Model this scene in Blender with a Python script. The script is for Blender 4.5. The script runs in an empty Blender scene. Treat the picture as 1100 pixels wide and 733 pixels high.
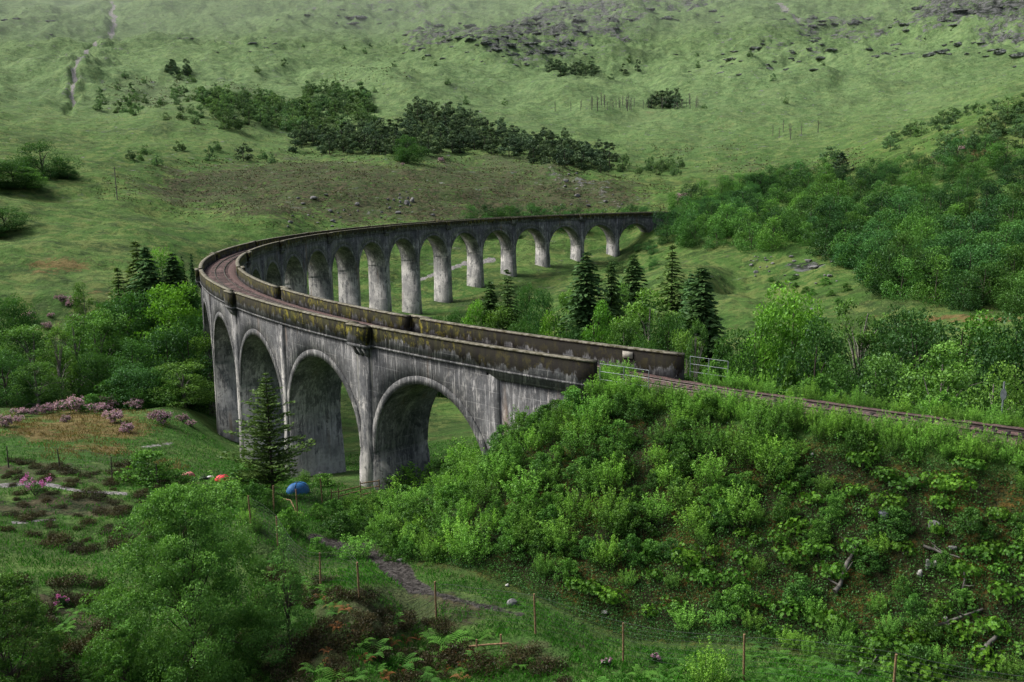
import bpy, math, random
import numpy as np
from mathutils import Vector, Matrix
rng = np.random.default_rng(7)
random.seed(7)
C = bpy.context.scene.collection
PI = math.pi

# ------------------------------------------------------------------ camera geometry (fitted to the viaduct's curve)
W, H = 1100.0, 733.0
F, PIT, ROLL = 996.36, 0.17897, 0.01504
_c, _s = math.cos(PIT), math.sin(PIT)
_r = np.array([1, 0, 0.]); _u = np.array([0, _s, _c]); FWD = np.array([0, _c, -_s])
RGT = math.cos(ROLL) * _r - math.sin(ROLL) * _u
UP = math.sin(ROLL) * _r + math.cos(ROLL) * _u

def ray(px, py):
    px = np.asarray(px, float); py = np.asarray(py, float)
    d = FWD + np.multiply.outer((px - W / 2) / F, RGT) + np.multiply.outer((H / 2 - py) / F, UP)
    return d / np.hypot(d[..., 0], d[..., 1])[..., None]        # unit horizontal length

def project(P):
    P = np.asarray(P, float)
    d = P @ FWD
    return W / 2 + F * (P @ RGT) / d, H / 2 - F * (P @ UP) / d

# ------------------------------------------------------------------ deck curve
CX, CY, Z0, G, G2, R = 126.93, 204.23, -14.5256, 0.00792, 1e-5, 182.38
HW = 3.04
DTH, E1, TF = 0.09336, 0.00448, 2.02013
TS, KK = 4.02, 0.93
def deck(th, off=0.0, dz=0.0):
    th = np.asarray(th, float)
    a = np.minimum(th, TS); ex = th - a
    R2 = R / KK
    x = CX + R * np.cos(a); y = CY + R * np.sin(a)
    c2x = x - R2 * np.cos(a); c2y = y - R2 * np.sin(a)
    b = a + ex * KK
    s = th - 3.0
    z = Z0 + G * R * s + G2 * R * s * s - 3.2 * ex
    return np.stack([c2x + (R2 + off) * np.cos(b), c2y + (R2 + off) * np.sin(b), z + dz + 0 * x], -1)
def drop(th): return -.5 * np.clip((np.asarray(th) - 3.93) / .09, 0, 1) ** 1.5
def th_arch(k):
    return TF + k * DTH + E1 * ((k > 7) + (k > 13) + (k > 19))
def th_pier(j):
    if j == 0: return th_arch(0) - DTH / 2
    if j == 21: return th_arch(20) + DTH / 2
    return (th_arch(j - 1) + th_arch(j)) / 2
TRACK_TH = np.linspace(4.012, 4.75, 120)
TRACK_XY = deck(TRACK_TH)

# ------------------------------------------------------------------ noise
_perm = rng.permutation(512).astype(int)
_perm = np.concatenate([_perm, _perm, _perm])
_ang = rng.uniform(0, 2 * PI, 512)
def perlin(x, y):
    xi = np.floor(x).astype(int); yi = np.floor(y).astype(int)
    fx = x - xi; fy = y - yi
    u = fx * fx * fx * (fx * (fx * 6 - 15) + 10); v = fy * fy * fy * (fy * (fy * 6 - 15) + 10)
    def g(ix, iy, dx, dy):
        a = _ang[_perm[(_perm[ix & 511] + (iy & 511))] & 511]
        return np.cos(a) * dx + np.sin(a) * dy
    n00 = g(xi, yi, fx, fy); n10 = g(xi + 1, yi, fx - 1, fy)
    n01 = g(xi, yi + 1, fx, fy - 1); n11 = g(xi + 1, yi + 1, fx - 1, fy - 1)
    return 1.4 * ((n00 * (1 - u) + n10 * u) * (1 - v) + (n01 * (1 - u) + n11 * u) * v)
def fbm(x, y, o=4):
    s = 0; a = 1; t = 0
    for i in range(o):
        s = s + a * perlin(x * 2 ** i + 17.3 * i, y * 2 ** i + 5.1 * i); t += a; a *= .5
    return s / t
def ridged(x, y, o=4):
    s = 0; a = 1; t = 0
    for i in range(o):
        s = s + a * (1 - 2 * np.abs(perlin(x * 2 ** i + 7.3 * i, y * 2 ** i + 9.1 * i))); t += a; a *= .55
    return s / t
def smooth(e0, e1, x):
    t = np.clip((x - e0) / (e1 - e0), 0, 1); return t * t * (3 - 2 * t)

# ------------------------------------------------------------------ terrain control points (direction, distance)
CP = [(0,760,42),(275,750,41),(550,750,38),(800,750,37),(1100,790,35),(-250,770,44),(1400,820,35),
 (50,700,48),(250,690,49),(450,690,46),(300,640,54),(120,650,56),
 (386,640,46),(468,649,48),(575,682,44),(670,709,43),(802,731,40),(966,752,38),
 (400,608,57),(350,585,63),(275,565,62),(320,548,71),(480,600,62),(640,655,53),(820,700,45),(1000,742,42),(1150,760,40),
 (100,520,88),(0,520,90),(60,590,68),(0,640,57),(200,540,80),(-300,530,92),(-300,640,60),
 (100,470,112),(0,470,115),(150,440,140),(0,440,140),(-300,440,145),(200,440,135),
 (110,408,190),(-200,410,190),(40,340,230),(60,290,262),(150,285,270),(60,252,325),(60,215,400),(50,192,450),(150,192,450),(-20,190,450),
 (100,152,650),(0,132,700),(200,130,700),(100,100,900),(50,50,1300),(115,50,1350),(190,60,1150),(0,0,1700),(110,0,1900),(200,0,1700),
 (400,130,720),(400,60,1100),(400,0,1700),(550,130,760),(550,70,1000),(550,0,1600),(700,130,760),(700,60,1050),(700,0,1500),
 (850,150,690),(850,80,950),(850,0,1500),(1000,60,1000),(1000,0,1400),(1100,60,950),(1100,0,1300),(1300,0,1300),
 (-250,0,1700),(-250,130,700),(-250,200,450),(-250,290,260),
 (450,236,400),(300,244,360),(450,182,520),(300,182,520),(600,205,480),(690,215,440),(200,226,420),(400,174,560),(250,176,560),
 (500,172,620),(350,166,650),(600,178,600),(700,185,600),
 (-20,345,225),(-250,345,225),(800,320,230),(760,302,262),(720,282,330),(850,274,300),(950,332,228),(1100,350,200),(1060,320,235),(1300,330,225),
 (800,235,380),(1000,235,345),(1120,240,320),(1300,235,320),(1100,115,480),(1000,150,480),(950,172,470),(1260,90,500),(800,200,500),(870,190,520),
 (1100,108,620),(1000,125,760),(1300,80,650),
 (0,-80,2300),(300,-80,2300),(600,-80,2200),(900,-80,2000),(1200,-80,1900),(-300,-80,2300),(1450,-80,1900)]
WP = [(-13.7,83.3,-28.8),(-24.6,97.3,-32.3),(-33.9,111.9,-34.7),(-41.8,127.3,-35.9),(-48,145,-37.5),(-53,170,-41),(-56,200,-43.5),
 (41.6,361.9,-32.7),(27.3,353.3,-33.8),(13.8,343.3,-35.1),(1.3,332.2,-37.0),(-10,319.9,-39),(-20.2,306.6,-42.5),(-30,285,-44.3),(-43,262,-44.5),
 (0,270,-43),(60,250,-39),(20,200,-42),(45,150,-37),(80,200,-36),(110,150,-32),(30,110,-34),(0,120,-35),(60,100,-31),(90,90,-29),(140,110,-28),(8,90,-30.5),
 (54,372,-24),(62,377,-19),(75,382,-18),(100,394,-17),(-70,330,-34),(-75,290,-37)]
def _tps_setup():
    a = [];
    for px, py, D in CP:
        d = ray(px, py); a.append((math.atan2(d[0], d[1]), math.log(D), d[2]))
    for x, y, z in WP:
        D = math.hypot(x, y); a.append((math.atan2(x, y), math.log(D), z / D))
    for az in (-.8, -.4, 0, .4, .8):
        for D, z in ((1.5, -1.8), (5, -4.8), (12, -9), (24, -16.2)):
            a.append((az, math.log(D), z / D))
    A = np.array(a); X = np.stack([A[:, 0] * 2.2, A[:, 1]], 1); v = A[:, 2]
    n = len(X)
    def ker(r2): return np.where(r2 > 1e-12, r2 * np.log(r2 + 1e-12), 0) * .5
    K = ker(((X[:, None] - X[None]) ** 2).sum(-1)) + 2e-4 * np.eye(n)
    P = np.concatenate([np.ones((n, 1)), X], 1)
    M = np.block([[K, P], [P.T, np.zeros((3, 3))]])
    w = np.linalg.solve(M, np.concatenate([v, np.zeros(3)]))
    return X, w, ker
_X, _w, _ker = _tps_setup()
def tps(az, ln):
    out = np.empty(az.size); q = np.stack([az.ravel() * 2.2, ln.ravel()], 1)
    for i in range(0, len(q), 20000):
        b = q[i:i + 20000]
        r2 = ((b[:, None] - _X[None]) ** 2).sum(-1)
        out[i:i + 20000] = _ker(r2) @ _w[:-3] + _w[-3] + b @ _w[-2:]
    return out.reshape(az.shape)

NA, ND = 720, 1150
AZ = np.linspace(-0.74, 0.74, NA); LD = np.linspace(math.log(1.2), math.log(2600), ND)
# coarse tps then bilinear upsample
_ca = np.linspace(AZ[0], AZ[-1], 110); _cd = np.linspace(LD[0], LD[-1], 200)
_coarse = tps(*np.meshgrid(_ca, _cd, indexing='ij'))
def _bil(grid, a0, a1, b0, b1, a, b):
    na, nb = grid.shape
    fa = np.clip((a - a0) / (a1 - a0) * (na - 1), 0, na - 1.001); fb = np.clip((b - b0) / (b1 - b0) * (nb - 1), 0, nb - 1.001)
    ia = fa.astype(int); ib = fb.astype(int); fa = fa - ia; fb = fb - ib
    return (grid[ia, ib] * (1 - fa) * (1 - fb) + grid[ia + 1, ib] * fa * (1 - fb) + grid[ia, ib + 1] * (1 - fa) * fb + grid[ia + 1, ib + 1] * fa * fb)
gA, gL = np.meshgrid(AZ, LD, indexing='ij')
gD = np.exp(gL)
gX = np.sin(gA) * gD; gY = np.cos(gA) * gD
gZ = _bil(_coarse, _ca[0], _ca[-1], _cd[0], _cd[-1], gA, gL) * gD
base_px, base_py = project(np.stack([gX, gY, gZ], -1))

# ---- region masks painted on the ground (attributes of the land, read by its material)
def blob(lst, warp=1.0, x=None, y=None):
    x = base_px if x is None else x; y = base_py if y is None else y
    m = np.zeros_like(x)
    wx = x + warp * 14 * fbm(gX / 37, gY / 37, 3) * 2; wy = y + warp * 6 * fbm(gX / 31 + 50, gY / 31, 3) * 2
    for cx, cy, rx, ry, s in lst:
        q = ((wx - cx) / rx) ** 2 + ((wy - cy) / ry) ** 2
        m = np.maximum(m, s * np.clip(1.25 - q, 0, 1))
    return np.clip(m, 0, 1)
far = gD > 110
heath = blob([(330,200,200,34,1),(420,212,310,40,1),(250,205,150,28,.9),(600,212,130,26,1),(180,108,70,16,.9),(260,110,50,12,.8),(160,110,60,14,.8),(400,90,60,10,.5),(520,190,140,22,.9),(640,215,60,14,1),
   (800,180,70,9,.6),(750,165,60,7,.6),(880,185,70,12,.7),(300,140,120,9,.4),(1040,170,70,20,.8),(920,170,40,8,.6)]) * far
heath = np.maximum(heath, blob([(30,500,100,10,1),(190,560,40,20,.9),(40,545,120,14,1),(60,515,110,8,.7),(430,660,120,34,.9),(330,700,110,30,.8),(50,500,90,9,.7),(560,705,110,22,.6),(60,655,70,30,.9)]) * (gD < 100))
rock = blob([(470,50,60,16,.9),(560,55,90,22,.9),(620,30,90,26,.9),(450,20,90,14,.7),(370,20,80,14,.6),(700,10,120,14,.9),(1040,25,80,26,1.),(900,40,90,18,.8),(860,70,90,12,.6),
   (800,55,70,10,.6),(230,55,50,10,.6),(40,30,40,10,.5),(500,40,60,14,.8),(980,40,60,14,.8),(1080,50,60,12,.9),(640,58,70,10,.6),(1090,10,60,20,1),(740,62,60,8,.5),
   (110,60,14,50,.6),(85,95,14,20,.7),(630,205,45,10,.7),(600,192,30,7,.6),(330,32,50,8,.5),(180,10,60,10,.4),(260,60,60,8,.5)], 1.6) * far
rock = np.maximum(rock, blob([(865,293,38,9,1),(815,285,30,5,.6),(780,308,60,2.5,.7)], .3) * far)
bracken = blob([(60,288,48,10,1),(90,322,40,7,.8),(55,330,20,4,.5),(1050,345,60,9,1),(960,343,60,5,.7),(800,330,90,18,.35),(1060,168,30,10,.9),(700,120,26,4,.7),(775,134,36,5,.6),(990,345,40,5,.8),
   (900,320,90,9,.4)]) * far
bracken = np.maximum(bracken, blob([(70,458,120,24,1),(90,482,70,12,.9),(430,690,30,8,.5),(180,500,30,8,.8)]) * (gD < 170))
def line(pts, wid, warp=.3):
    x = base_px + warp * 14 * fbm(gX / 37, gY / 37, 3); y = base_py + warp * 6 * fbm(gX / 21 + 50, gY / 21, 3); m = np.zeros_like(x)
    for (x0, y0), (x1, y1) in zip(pts, pts[1:]):
        t_ = np.clip(((x - x0) * (x1 - x0) + (y - y0) * (y1 - y0)) / ((x1 - x0) ** 2 + (y1 - y0) ** 2), 0, 1)
        m = np.maximum(m, 1 - smooth(.5, 1.3, np.hypot(x - x0 - t_ * (x1 - x0), (y - y0 - t_ * (y1 - y0)) * 1.6) / wid))
    return m
dirt = np.maximum.reduce([line([(335,578),(362,590),(398,604),(430,622),(450,630)], 10, 2.0), line([(380,596),(420,612),(440,628)], 12, 2.0), .6 * line([(450,632),(500,644),(560,656)], 5, 3)]) * (gD < 100)
pale = np.maximum.reduce([line([(-20,523),(40,521),(90,529),(135,531)], 3.0) * .8 * (gD < 140), line([(15,562),(58,558)], 3.4) * .7 * (gD < 120), line([(150,480),(185,476)], 2.5) * .6 * (gD < 160),
   line([(590,190),(625,204),(665,221)], 4.2, 1.8) * .3 * far, line([(835,20),(858,33)], 4) * .6 * far, line([(80,412),(125,408)], 4) * .8 * far * (gD < 260), line([(440,306),(462,297),(480,291),(500,285),(530,283)], 3.5, .1) * (gD > 200) * (gD < 420) * .9])
gully = np.maximum(line([(122,-5),(122,40),(96,72),(88,90),(78,112),(72,122)], 5, .6), line([(300,60),(250,85),(215,100)], 2.5, 1.5) * .5) * far
pale = np.maximum(pale, line([(122,-5),(122,40),(96,72),(88,90),(78,112)], 2.6, .5) * .8 * far)
dull = blob([(850,300,200,40,.4),(900,130,240,60,.2)])

# ---- noise relief
damp = smooth(4, 30, np.abs(np.hypot(gX - CX, gY - CY) - R) + 30 * (gY > 1e9))
nearv = 1 - (1 - damp) * ((gY > 60) & (gX < 70))
rel = fbm(gX / 46, gY / 46, 5) * (0.35 + 0.0095 * np.minimum(gD, 420)) + fbm(gX / 9, gY / 9, 3) * (0.22 + .0012 * np.minimum(gD, 300))
mtn = smooth(520, 1000, gD)
rel += mtn * (fbm(gX / 230, gY / 230, 5) * 30 + ridged(gX / 150 + gY / 330, gY / 210, 5) * 17 + ridged(gX / 34 + gY / 60, gY / 30, 4) * .5)
rel += smooth(170, 260, gD) * (1 - mtn) * (ridged(gX / 60, gY / 42, 4) * 2.2 + fbm(gX / 16, gY / 14, 3) * .9)
rel -= gully * 4
gZ = gZ + rel * (0.25 + .75 * nearv) * smooth(8, 40, gD)
gZ += rock * smooth(250, 700, gD) * np.round(3 * ridged(gX / 60, gY / 36, 5)) * 3.0 + rock * smooth(500, 900, gD) * ridged(gX / 22, gY / 16, 4) * 4.5
gZ += rock * (gD < 500) * np.clip(fbm(gX / 6, gY / 6, 3), 0, 1) * 2.0

# ---- railway embankment at the near end, and cutting to the far end
def embank(x, y):
    sh = x.shape; q = np.stack([x.ravel(), y.ravel()], 1)
    best = np.full(len(q), 1e9); bz = np.zeros(len(q))
    for P in TRACK_XY[::2]:
        d = np.hypot(q[:, 0] - P[0], q[:, 1] - P[1]); m = d < best
        best[m] = d[m]; bz[m] = P[2]
    return best.reshape(sh), bz.reshape(sh)
sel = (gD < 140) & (gY > -20)
bd = np.full(gX.shape, 1e3); bz = np.zeros(gX.shape)
b_, z_ = embank(gX[sel], gY[sel]); bd[sel] = b_; bz[sel] = z_
bump = fbm(gX / 5, gY / 5, 3) * .5
ez = bz - 2.2 - np.clip(bd - 3.3, 0, None) * .72 + bump * smooth(3.6, 7, bd)
k_ = 1.2
emb = smooth(-2.5, 1.0, ez - gZ)
gZ = np.where(bd < 900, np.logaddexp(gZ / k_, np.where(bd < 900, ez, -1e3) / k_) * k_, gZ)
soil = emb * smooth(3.2, 5, bd)
dirt = dirt * (1 - smooth(.15, .6, emb))

def ground(x, y):
    x = np.asarray(x, float); y = np.asarray(y, float)
    return _bil(gZ, AZ[0], AZ[-1], LD[0], LD[-1], np.arctan2(x, y), np.log(np.hypot(x, y)))
def hit(px, py, dmin=25.0):
    d = ray(px, py); d = np.atleast_2d(d)
    D = np.exp(np.linspace(math.log(dmin), math.log(2500), 1500))
    out = np.full((len(d), 4), np.nan)
    for i in range(len(d)):
        zr = d[i, 2] * D; g = ground(d[i, 0] * D, d[i, 1] * D)
        j = np.argmax(zr < g)
        if zr[j] < g[j]: out[i] = (d[i, 0] * D[j], d[i, 1] * D[j], g[j], D[j])
    return out
def at(px, D, py=300.0):
    d = ray(px, py); x, y = d[0] * D, d[1] * D
    return np.array([x, y, float(ground(x, y))])

# ------------------------------------------------------------------ mesh helpers
def mesh_np(name, V, Fc, mats, uvtone=None, smoothf=False, midx=None):
    V = np.asarray(V, np.float32); Fc = np.asarray(Fc, np.int32)
    me = bpy.data.meshes.new(name)
    me.vertices.add(len(V)); me.vertices.foreach_set('co', V.ravel())
    n, k = Fc.shape
    me.loops.add(n * k); me.loops.foreach_set('vertex_index', Fc.ravel())
    me.polygons.add(n); me.polygons.foreach_set('loop_start', np.arange(0, n * k, k, dtype=np.int32))
    me.polygons.foreach_set('loop_total', np.full(n, k, np.int32))
    if smoothf: me.polygons.foreach_set('use_smooth', np.ones(n, bool))
    if midx is not None: me.polygons.foreach_set('material_index', np.asarray(midx, np.int32))
    for m in (mats if isinstance(mats, (list, tuple)) else [mats]): me.materials.append(m)
    if uvtone is not None:
        a = me.attributes.new('tone', 'FLOAT', 'FACE'); a.data.foreach_set('value', np.asarray(uvtone, np.float32))
    me.update(); me.validate()
    return me
class MB:
    """collects quads into one mesh"""
    def __init__(s): s.v = []; s.f = []; s.n = 0
    def add(s, V, Fc):
        V = np.asarray(V, float); s.v.append(V); s.f.append(np.asarray(Fc, int) + s.n); s.n += len(V)
    def box(s, lo, hi, M=None, o=(0, 0, 0)):
        x0, y0, z0 = lo; x1, y1, z1 = hi
        V = np.array([(x0,y0,z0),(x1,y0,z0),(x1,y1,z0),(x0,y1,z0),(x0,y0,z1),(x1,y0,z1),(x1,y1,z1),(x0,y1,z1)], float)
        if M is not None: V = V @ np.array(M).T
        s.add(V + np.array(o), [(0,3,2,1),(4,5,6,7),(0,1,5,4),(1,2,6,5),(2,3,7,6),(3,0,4,7)])
    def hexa(s, V):
        s.add(V, [(0,3,2,1),(4,5,6,7),(0,1,5,4),(1,2,6,5),(2,3,7,6),(3,0,4,7)])
    def tube(s, P, r, k=6):
        P = np.asarray(P, float); r = np.broadcast_to(np.asarray(r, float), (len(P),))
        T = np.gradient(P, axis=0); T /= np.linalg.norm(T, axis=1)[:, None] + 1e-9
        ref = np.array([0.31, 0.17, .94]) if abs(T[0, 2]) < .8 else np.array([.95, .2, .1])
        A = np.cross(T, ref); A /= np.linalg.norm(A, axis=1)[:, None] + 1e-9; B = np.cross(T, A)
        an = np.arange(k) * 2 * PI / k
        V = P[:, None] + r[:, None, None] * (np.cos(an)[None, :, None] * A[:, None] + np.sin(an)[None, :, None] * B[:, None])
        n = len(P); V = V.reshape(-1, 3); f = []
        for i in range(n - 1):
            for j in range(k):
                a = i * k + j; b = i * k + (j + 1) % k; f.append((a, b, b + k, a + k))
        s.add(V, f)
        for e, fl in ((0, 1), (n - 1, 0)):
            c = list(range(e * k, e * k + k)); 
            for j in range(1, k - 1, 2):
                q = (c[0], c[j], c[j + 1], c[min(j + 2, k - 1)])
                if q[2] == q[3]: q = (c[0], c[j], c[j + 1], c[0])
                if len(set(q)) == 4: s.add(V[list(q)], [(0, 1, 2, 3)] if not fl else [(3, 2, 1, 0)])
    def mesh(s, name, mat, **k):
        return mesh_np(name, np.concatenate(s.v), np.concatenate([f.reshape(-1, 4) for f in s.f]), mat, **k)
def put(name, me, parent=None, loc=(0, 0, 0), rz=0.0, sc=(1, 1, 1), label=None, cat=None, group=None, kind=None):
    o = bpy.data.objects.new(name, me); C.objects.link(o)
    o.location = loc; o.rotation_euler = (0, 0, rz); o.scale = sc
    if parent is not None: o.parent = parent
    if label: o['label'] = label
    if cat: o['category'] = cat
    if group: o['group'] = group
    if kind: o['kind'] = kind
    return o
def dup(root, loc, rz, sc, label, cat, group=None):
    r = root.copy(); C.objects.link(r); r.location = loc; r.rotation_euler = (0, 0, rz); r.scale = sc
    r['label'] = label; r['category'] = cat
    if group: r['group'] = group
    for ch in root.children:
        c = ch.copy(); C.objects.link(c); c.parent = r
    return r

# ------------------------------------------------------------------ materials
class NT:
    def __init__(s, name):
        s.m = bpy.data.materials.new(name); s.m.use_nodes = True; s.t = s.m.node_tree; s.t.nodes.clear()
        s.out = s.n('ShaderNodeOutputMaterial')
    def n(s, t, **kw):
        nd = s.t.nodes.new(t)
        for k, v in kw.items():
            if k == 'ins':
                for i, val in v.items():
                    if isinstance(val, bpy.types.NodeSocket): s.t.links.new(val, nd.inputs[i])
                    else: nd.inputs[i].default_value = val
            else: setattr(nd, k, v)
        return nd
    def link(s, a, b): s.t.links.new(a, b)
    def math(s, op, a, b=None, c=None, clamp=False):
        ins = {0: a}
        if b is not None: ins[1] = b
        if c is not None: ins[2] = c
        nd = s.n('ShaderNodeMath', operation=op, ins=ins); nd.use_clamp = clamp; return nd.outputs[0]
    def mix(s, f, a, b, mode='MIX'):
        nd = s.n('ShaderNodeMix', data_type='RGBA', blend_type=mode)
        for i, v in ((0, f), (6, a), (7, b)):
            if isinstance(v, bpy.types.NodeSocket): s.link(v, nd.inputs[i])
            else: nd.inputs[i].default_value = v if i == 0 else ((*v, 1) if len(v) == 3 else v)
        return nd.outputs[2]
    def noise(s, vec, scale, detail=4, rough=.55, dist=0.0):
        nd = s.n('ShaderNodeTexNoise', ins={'Scale': scale, 'Detail': detail, 'Roughness': rough, 'Distortion': dist})
        s.link(vec, nd.inputs['Vector']); return nd.outputs[0]
    def ramp(s, f, lo, hi):
        nd = s.n('ShaderNodeMapRange', ins={0: f, 1: lo, 2: hi, 3: 0.0, 4: 1.0}); nd.interpolation_type = 'SMOOTHSTEP'; return nd.outputs[0]
    def pos(s): return s.n('ShaderNodeNewGeometry').outputs['Position']
    def attr(s, name): return s.n('ShaderNodeAttribute', attribute_name=name).outputs['Fac']
    def principled(s, col, rough=.9, spec=.2, bump=None, bs=.3, bd=.1, metal=0.0):
        b = s.n('ShaderNodeBsdfPrincipled'); 
        for k, v in (('Base Color', col), ('Roughness', rough), ('Specular IOR Level', spec), ('Metallic', metal)):
            if isinstance(v, bpy.types.NodeSocket): s.link(v, b.inputs[k])
            else: b.inputs[k].default_value = (*v, 1) if k == 'Base Color' else v
        if bump is not None:
            bn = s.n('ShaderNodeBump', ins={'Strength': bs, 'Distance': bd}); s.link(bump, bn.inputs['Height']); s.link(bn.outputs[0], b.inputs['Normal'])
        s.link(b.outputs[0], s.out.inputs[0]); return s.m

def leaf_mat(name, dark, light, trans=.24, vary=.25, hue=None):
    t = NT(name)
    tone = t.attr('tone'); rnd = t.n('ShaderNodeObjectInfo').outputs['Random']
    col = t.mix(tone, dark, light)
    k = t.math('MULTIPLY_ADD', rnd, 2 * vary, 1 - vary)
    col = t.mix(1.0, col, t.n('ShaderNodeCombineColor', ins={0: k, 1: k, 2: k}).outputs[0], 'MULTIPLY')
    r2 = t.math('FRACT', t.math('MULTIPLY', rnd, 7.77))
    col = t.mix(t.math('MULTIPLY', r2, .45), col, t.mix(1.0, col, hue or (1.45, 1.15, .6), 'MULTIPLY'))
    d = t.n('ShaderNodeBsdfDiffuse'); t.link(col, d.inputs[0])
    tr = t.n('ShaderNodeBsdfTranslucent'); t.link(t.mix(1.0, col, (1.15, 1.25, .6), 'MULTIPLY'), tr.inputs[0])
    g = t.n('ShaderNodeBsdfGlossy', ins={'Roughness': .45, 'Color': (.6, .7, .7, 1)})
    m = t.n('ShaderNodeMixShader', ins={0: trans}); t.link(d.outputs[0], m.inputs[1]); t.link(tr.outputs[0], m.inputs[2])
    m2 = t.n('ShaderNodeMixShader', ins={0: .018}); t.link(m.outputs[0], m2.inputs[1]); t.link(g.outputs[0], m2.inputs[2])
    t.link(m2.outputs[0], t.out.inputs[0]); return t.m
def plain(name, col, rough=.85, spec=.2, var=.35, scale=3.0, bs=.3, bd=.03, metal=0.0, dark=None):
    t = NT(name); p = t.pos(); n = t.noise(p, scale, 5, .6)
    d = dark or tuple(c * (1 - var) for c in col)
    c = t.mix(t.ramp(n, .3, .7), d, tuple(min(1, c * (1 + var)) for c in col))
    return t.principled(c, rough, spec, bump=n, bs=bs, bd=bd, metal=metal)

M = {}
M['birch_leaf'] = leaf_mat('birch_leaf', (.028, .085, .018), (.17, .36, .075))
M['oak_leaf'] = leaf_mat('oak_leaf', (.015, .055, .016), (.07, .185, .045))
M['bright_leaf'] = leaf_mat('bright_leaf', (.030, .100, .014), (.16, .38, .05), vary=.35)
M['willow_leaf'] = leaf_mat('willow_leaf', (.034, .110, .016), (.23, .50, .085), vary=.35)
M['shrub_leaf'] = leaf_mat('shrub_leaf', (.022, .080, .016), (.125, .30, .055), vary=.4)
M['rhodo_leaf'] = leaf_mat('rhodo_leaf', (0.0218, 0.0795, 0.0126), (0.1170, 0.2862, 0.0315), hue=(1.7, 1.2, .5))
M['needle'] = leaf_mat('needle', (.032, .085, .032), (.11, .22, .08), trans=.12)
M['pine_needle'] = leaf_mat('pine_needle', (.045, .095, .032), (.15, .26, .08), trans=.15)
M['far_leaf'] = leaf_mat('far_leaf', (.05, .105, .05), (.16, .29, .12), trans=.2, vary=.35)  # paler and bluer: distance haze put into the leaf colour
M['far_pine'] = leaf_mat('far_pine', (.042, .080, .052), (.12, .195, .105), trans=.1, vary=.3)  # haze tint of the distance mixed into the pine colour
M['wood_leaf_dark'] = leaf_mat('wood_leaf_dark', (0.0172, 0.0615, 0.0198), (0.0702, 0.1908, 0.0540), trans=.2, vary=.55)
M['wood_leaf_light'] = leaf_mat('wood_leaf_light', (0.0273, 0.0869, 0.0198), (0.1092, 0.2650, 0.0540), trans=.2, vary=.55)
M['blossom'] = leaf_mat('blossom', (.30, .17, .24), (.60, .42, .50), trans=.2, hue=(1.0, .8, 1.1))
M['magenta'] = leaf_mat('magenta', (.42, .10, .34), (.7, .28, .6), trans=.25, vary=.1, hue=(1, 1, 1))
M['heather'] = leaf_mat('heather', (.018, .017, .010), (.062, .056, .028), trans=.1)
M['fern'] = leaf_mat('fern', (0.0312, 0.1060, 0.0198), (0.1092, 0.2862, 0.0540), trans=.3)
M['dead_fern'] = leaf_mat('dead_fern', (.10, .04, .015), (.24, .11, .05), trans=.1)
M['grass'] = leaf_mat('grass', (.022, .095, .012), (.075, .25, .028), trans=.25, vary=.05)
M['straw'] = leaf_mat('straw', (.12, .10, .04), (.26, .2, .09), trans=.2)
M['bark'] = plain('bark', (.06, .05, .042), scale=9)
M['pale_bark'] = plain('pale_bark', (.16, .15, .13), scale=5, var=.6)
M['dead_wood'] = plain('dead_wood', (.10, .095, .085), scale=4, var=.5)
M['post_wood'] = plain('post_wood', (.23, .15, .085), scale=8, var=.4)
M['grey_post'] = plain('grey_post', (.07, .06, .05), scale=8, var=.4)
M['wire'] = plain('wire', (.05, .06, .055), .6, .4)
M['steel'] = plain('steel', (.22, .25, .27), .45, .5, var=.2, scale=6, metal=.3)
M['rail'] = plain('rail', (.07, .055, .05), .4, .5, var=.4, scale=2, metal=.5)
M['sleeper'] = plain('sleeper', (.04, .036, .034), .9, .1, var=.4, scale=3)
M['red_tent'] = plain('red_tent', (.75, .06, .07), .6, .3, var=.12, scale=2)
M['pink_tent'] = plain('pink_tent', (.6, .22, .2), .6, .3, var=.12, scale=2)
M['blue_tent'] = plain('blue_tent', (.03, .16, .42), .6, .3, var=.15, scale=2)
M['stone'] = plain('stone', (.16, .16, .16), .9, .2, var=.45, scale=2.5, bs=.5, bd=.08)
M['dark_stone'] = plain('dark_stone', (.10, .11, .13), .9, .2, var=.4, scale=2.5, bs=.5, bd=.08)
M['white_stone'] = plain('white_stone', (.38, .37, .35), .9, .2, var=.3, scale=3, bs=.5, bd=.05)
M['crag'] = plain('crag', (.17, .18, .175), .9, .2, var=.45, scale=.30, bs=.9, bd=1.5, dark=(.045, .065, .04))
M['scrub'] = leaf_mat('scrub', (.030, .030, .018), (.105, .115, .045), trans=.1, vary=.05)
M['rough'] = leaf_mat('rough', (.045, .10, .028), (.17, .28, .085), trans=.1, vary=.05)
M['dark_bag'] = plain('dark_bag', (.03, .03, .04), .7, .2, scale=3)
M['white_cloth'] = plain('white_cloth', (.6, .6, .6), .8, .2, scale=3)

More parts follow.
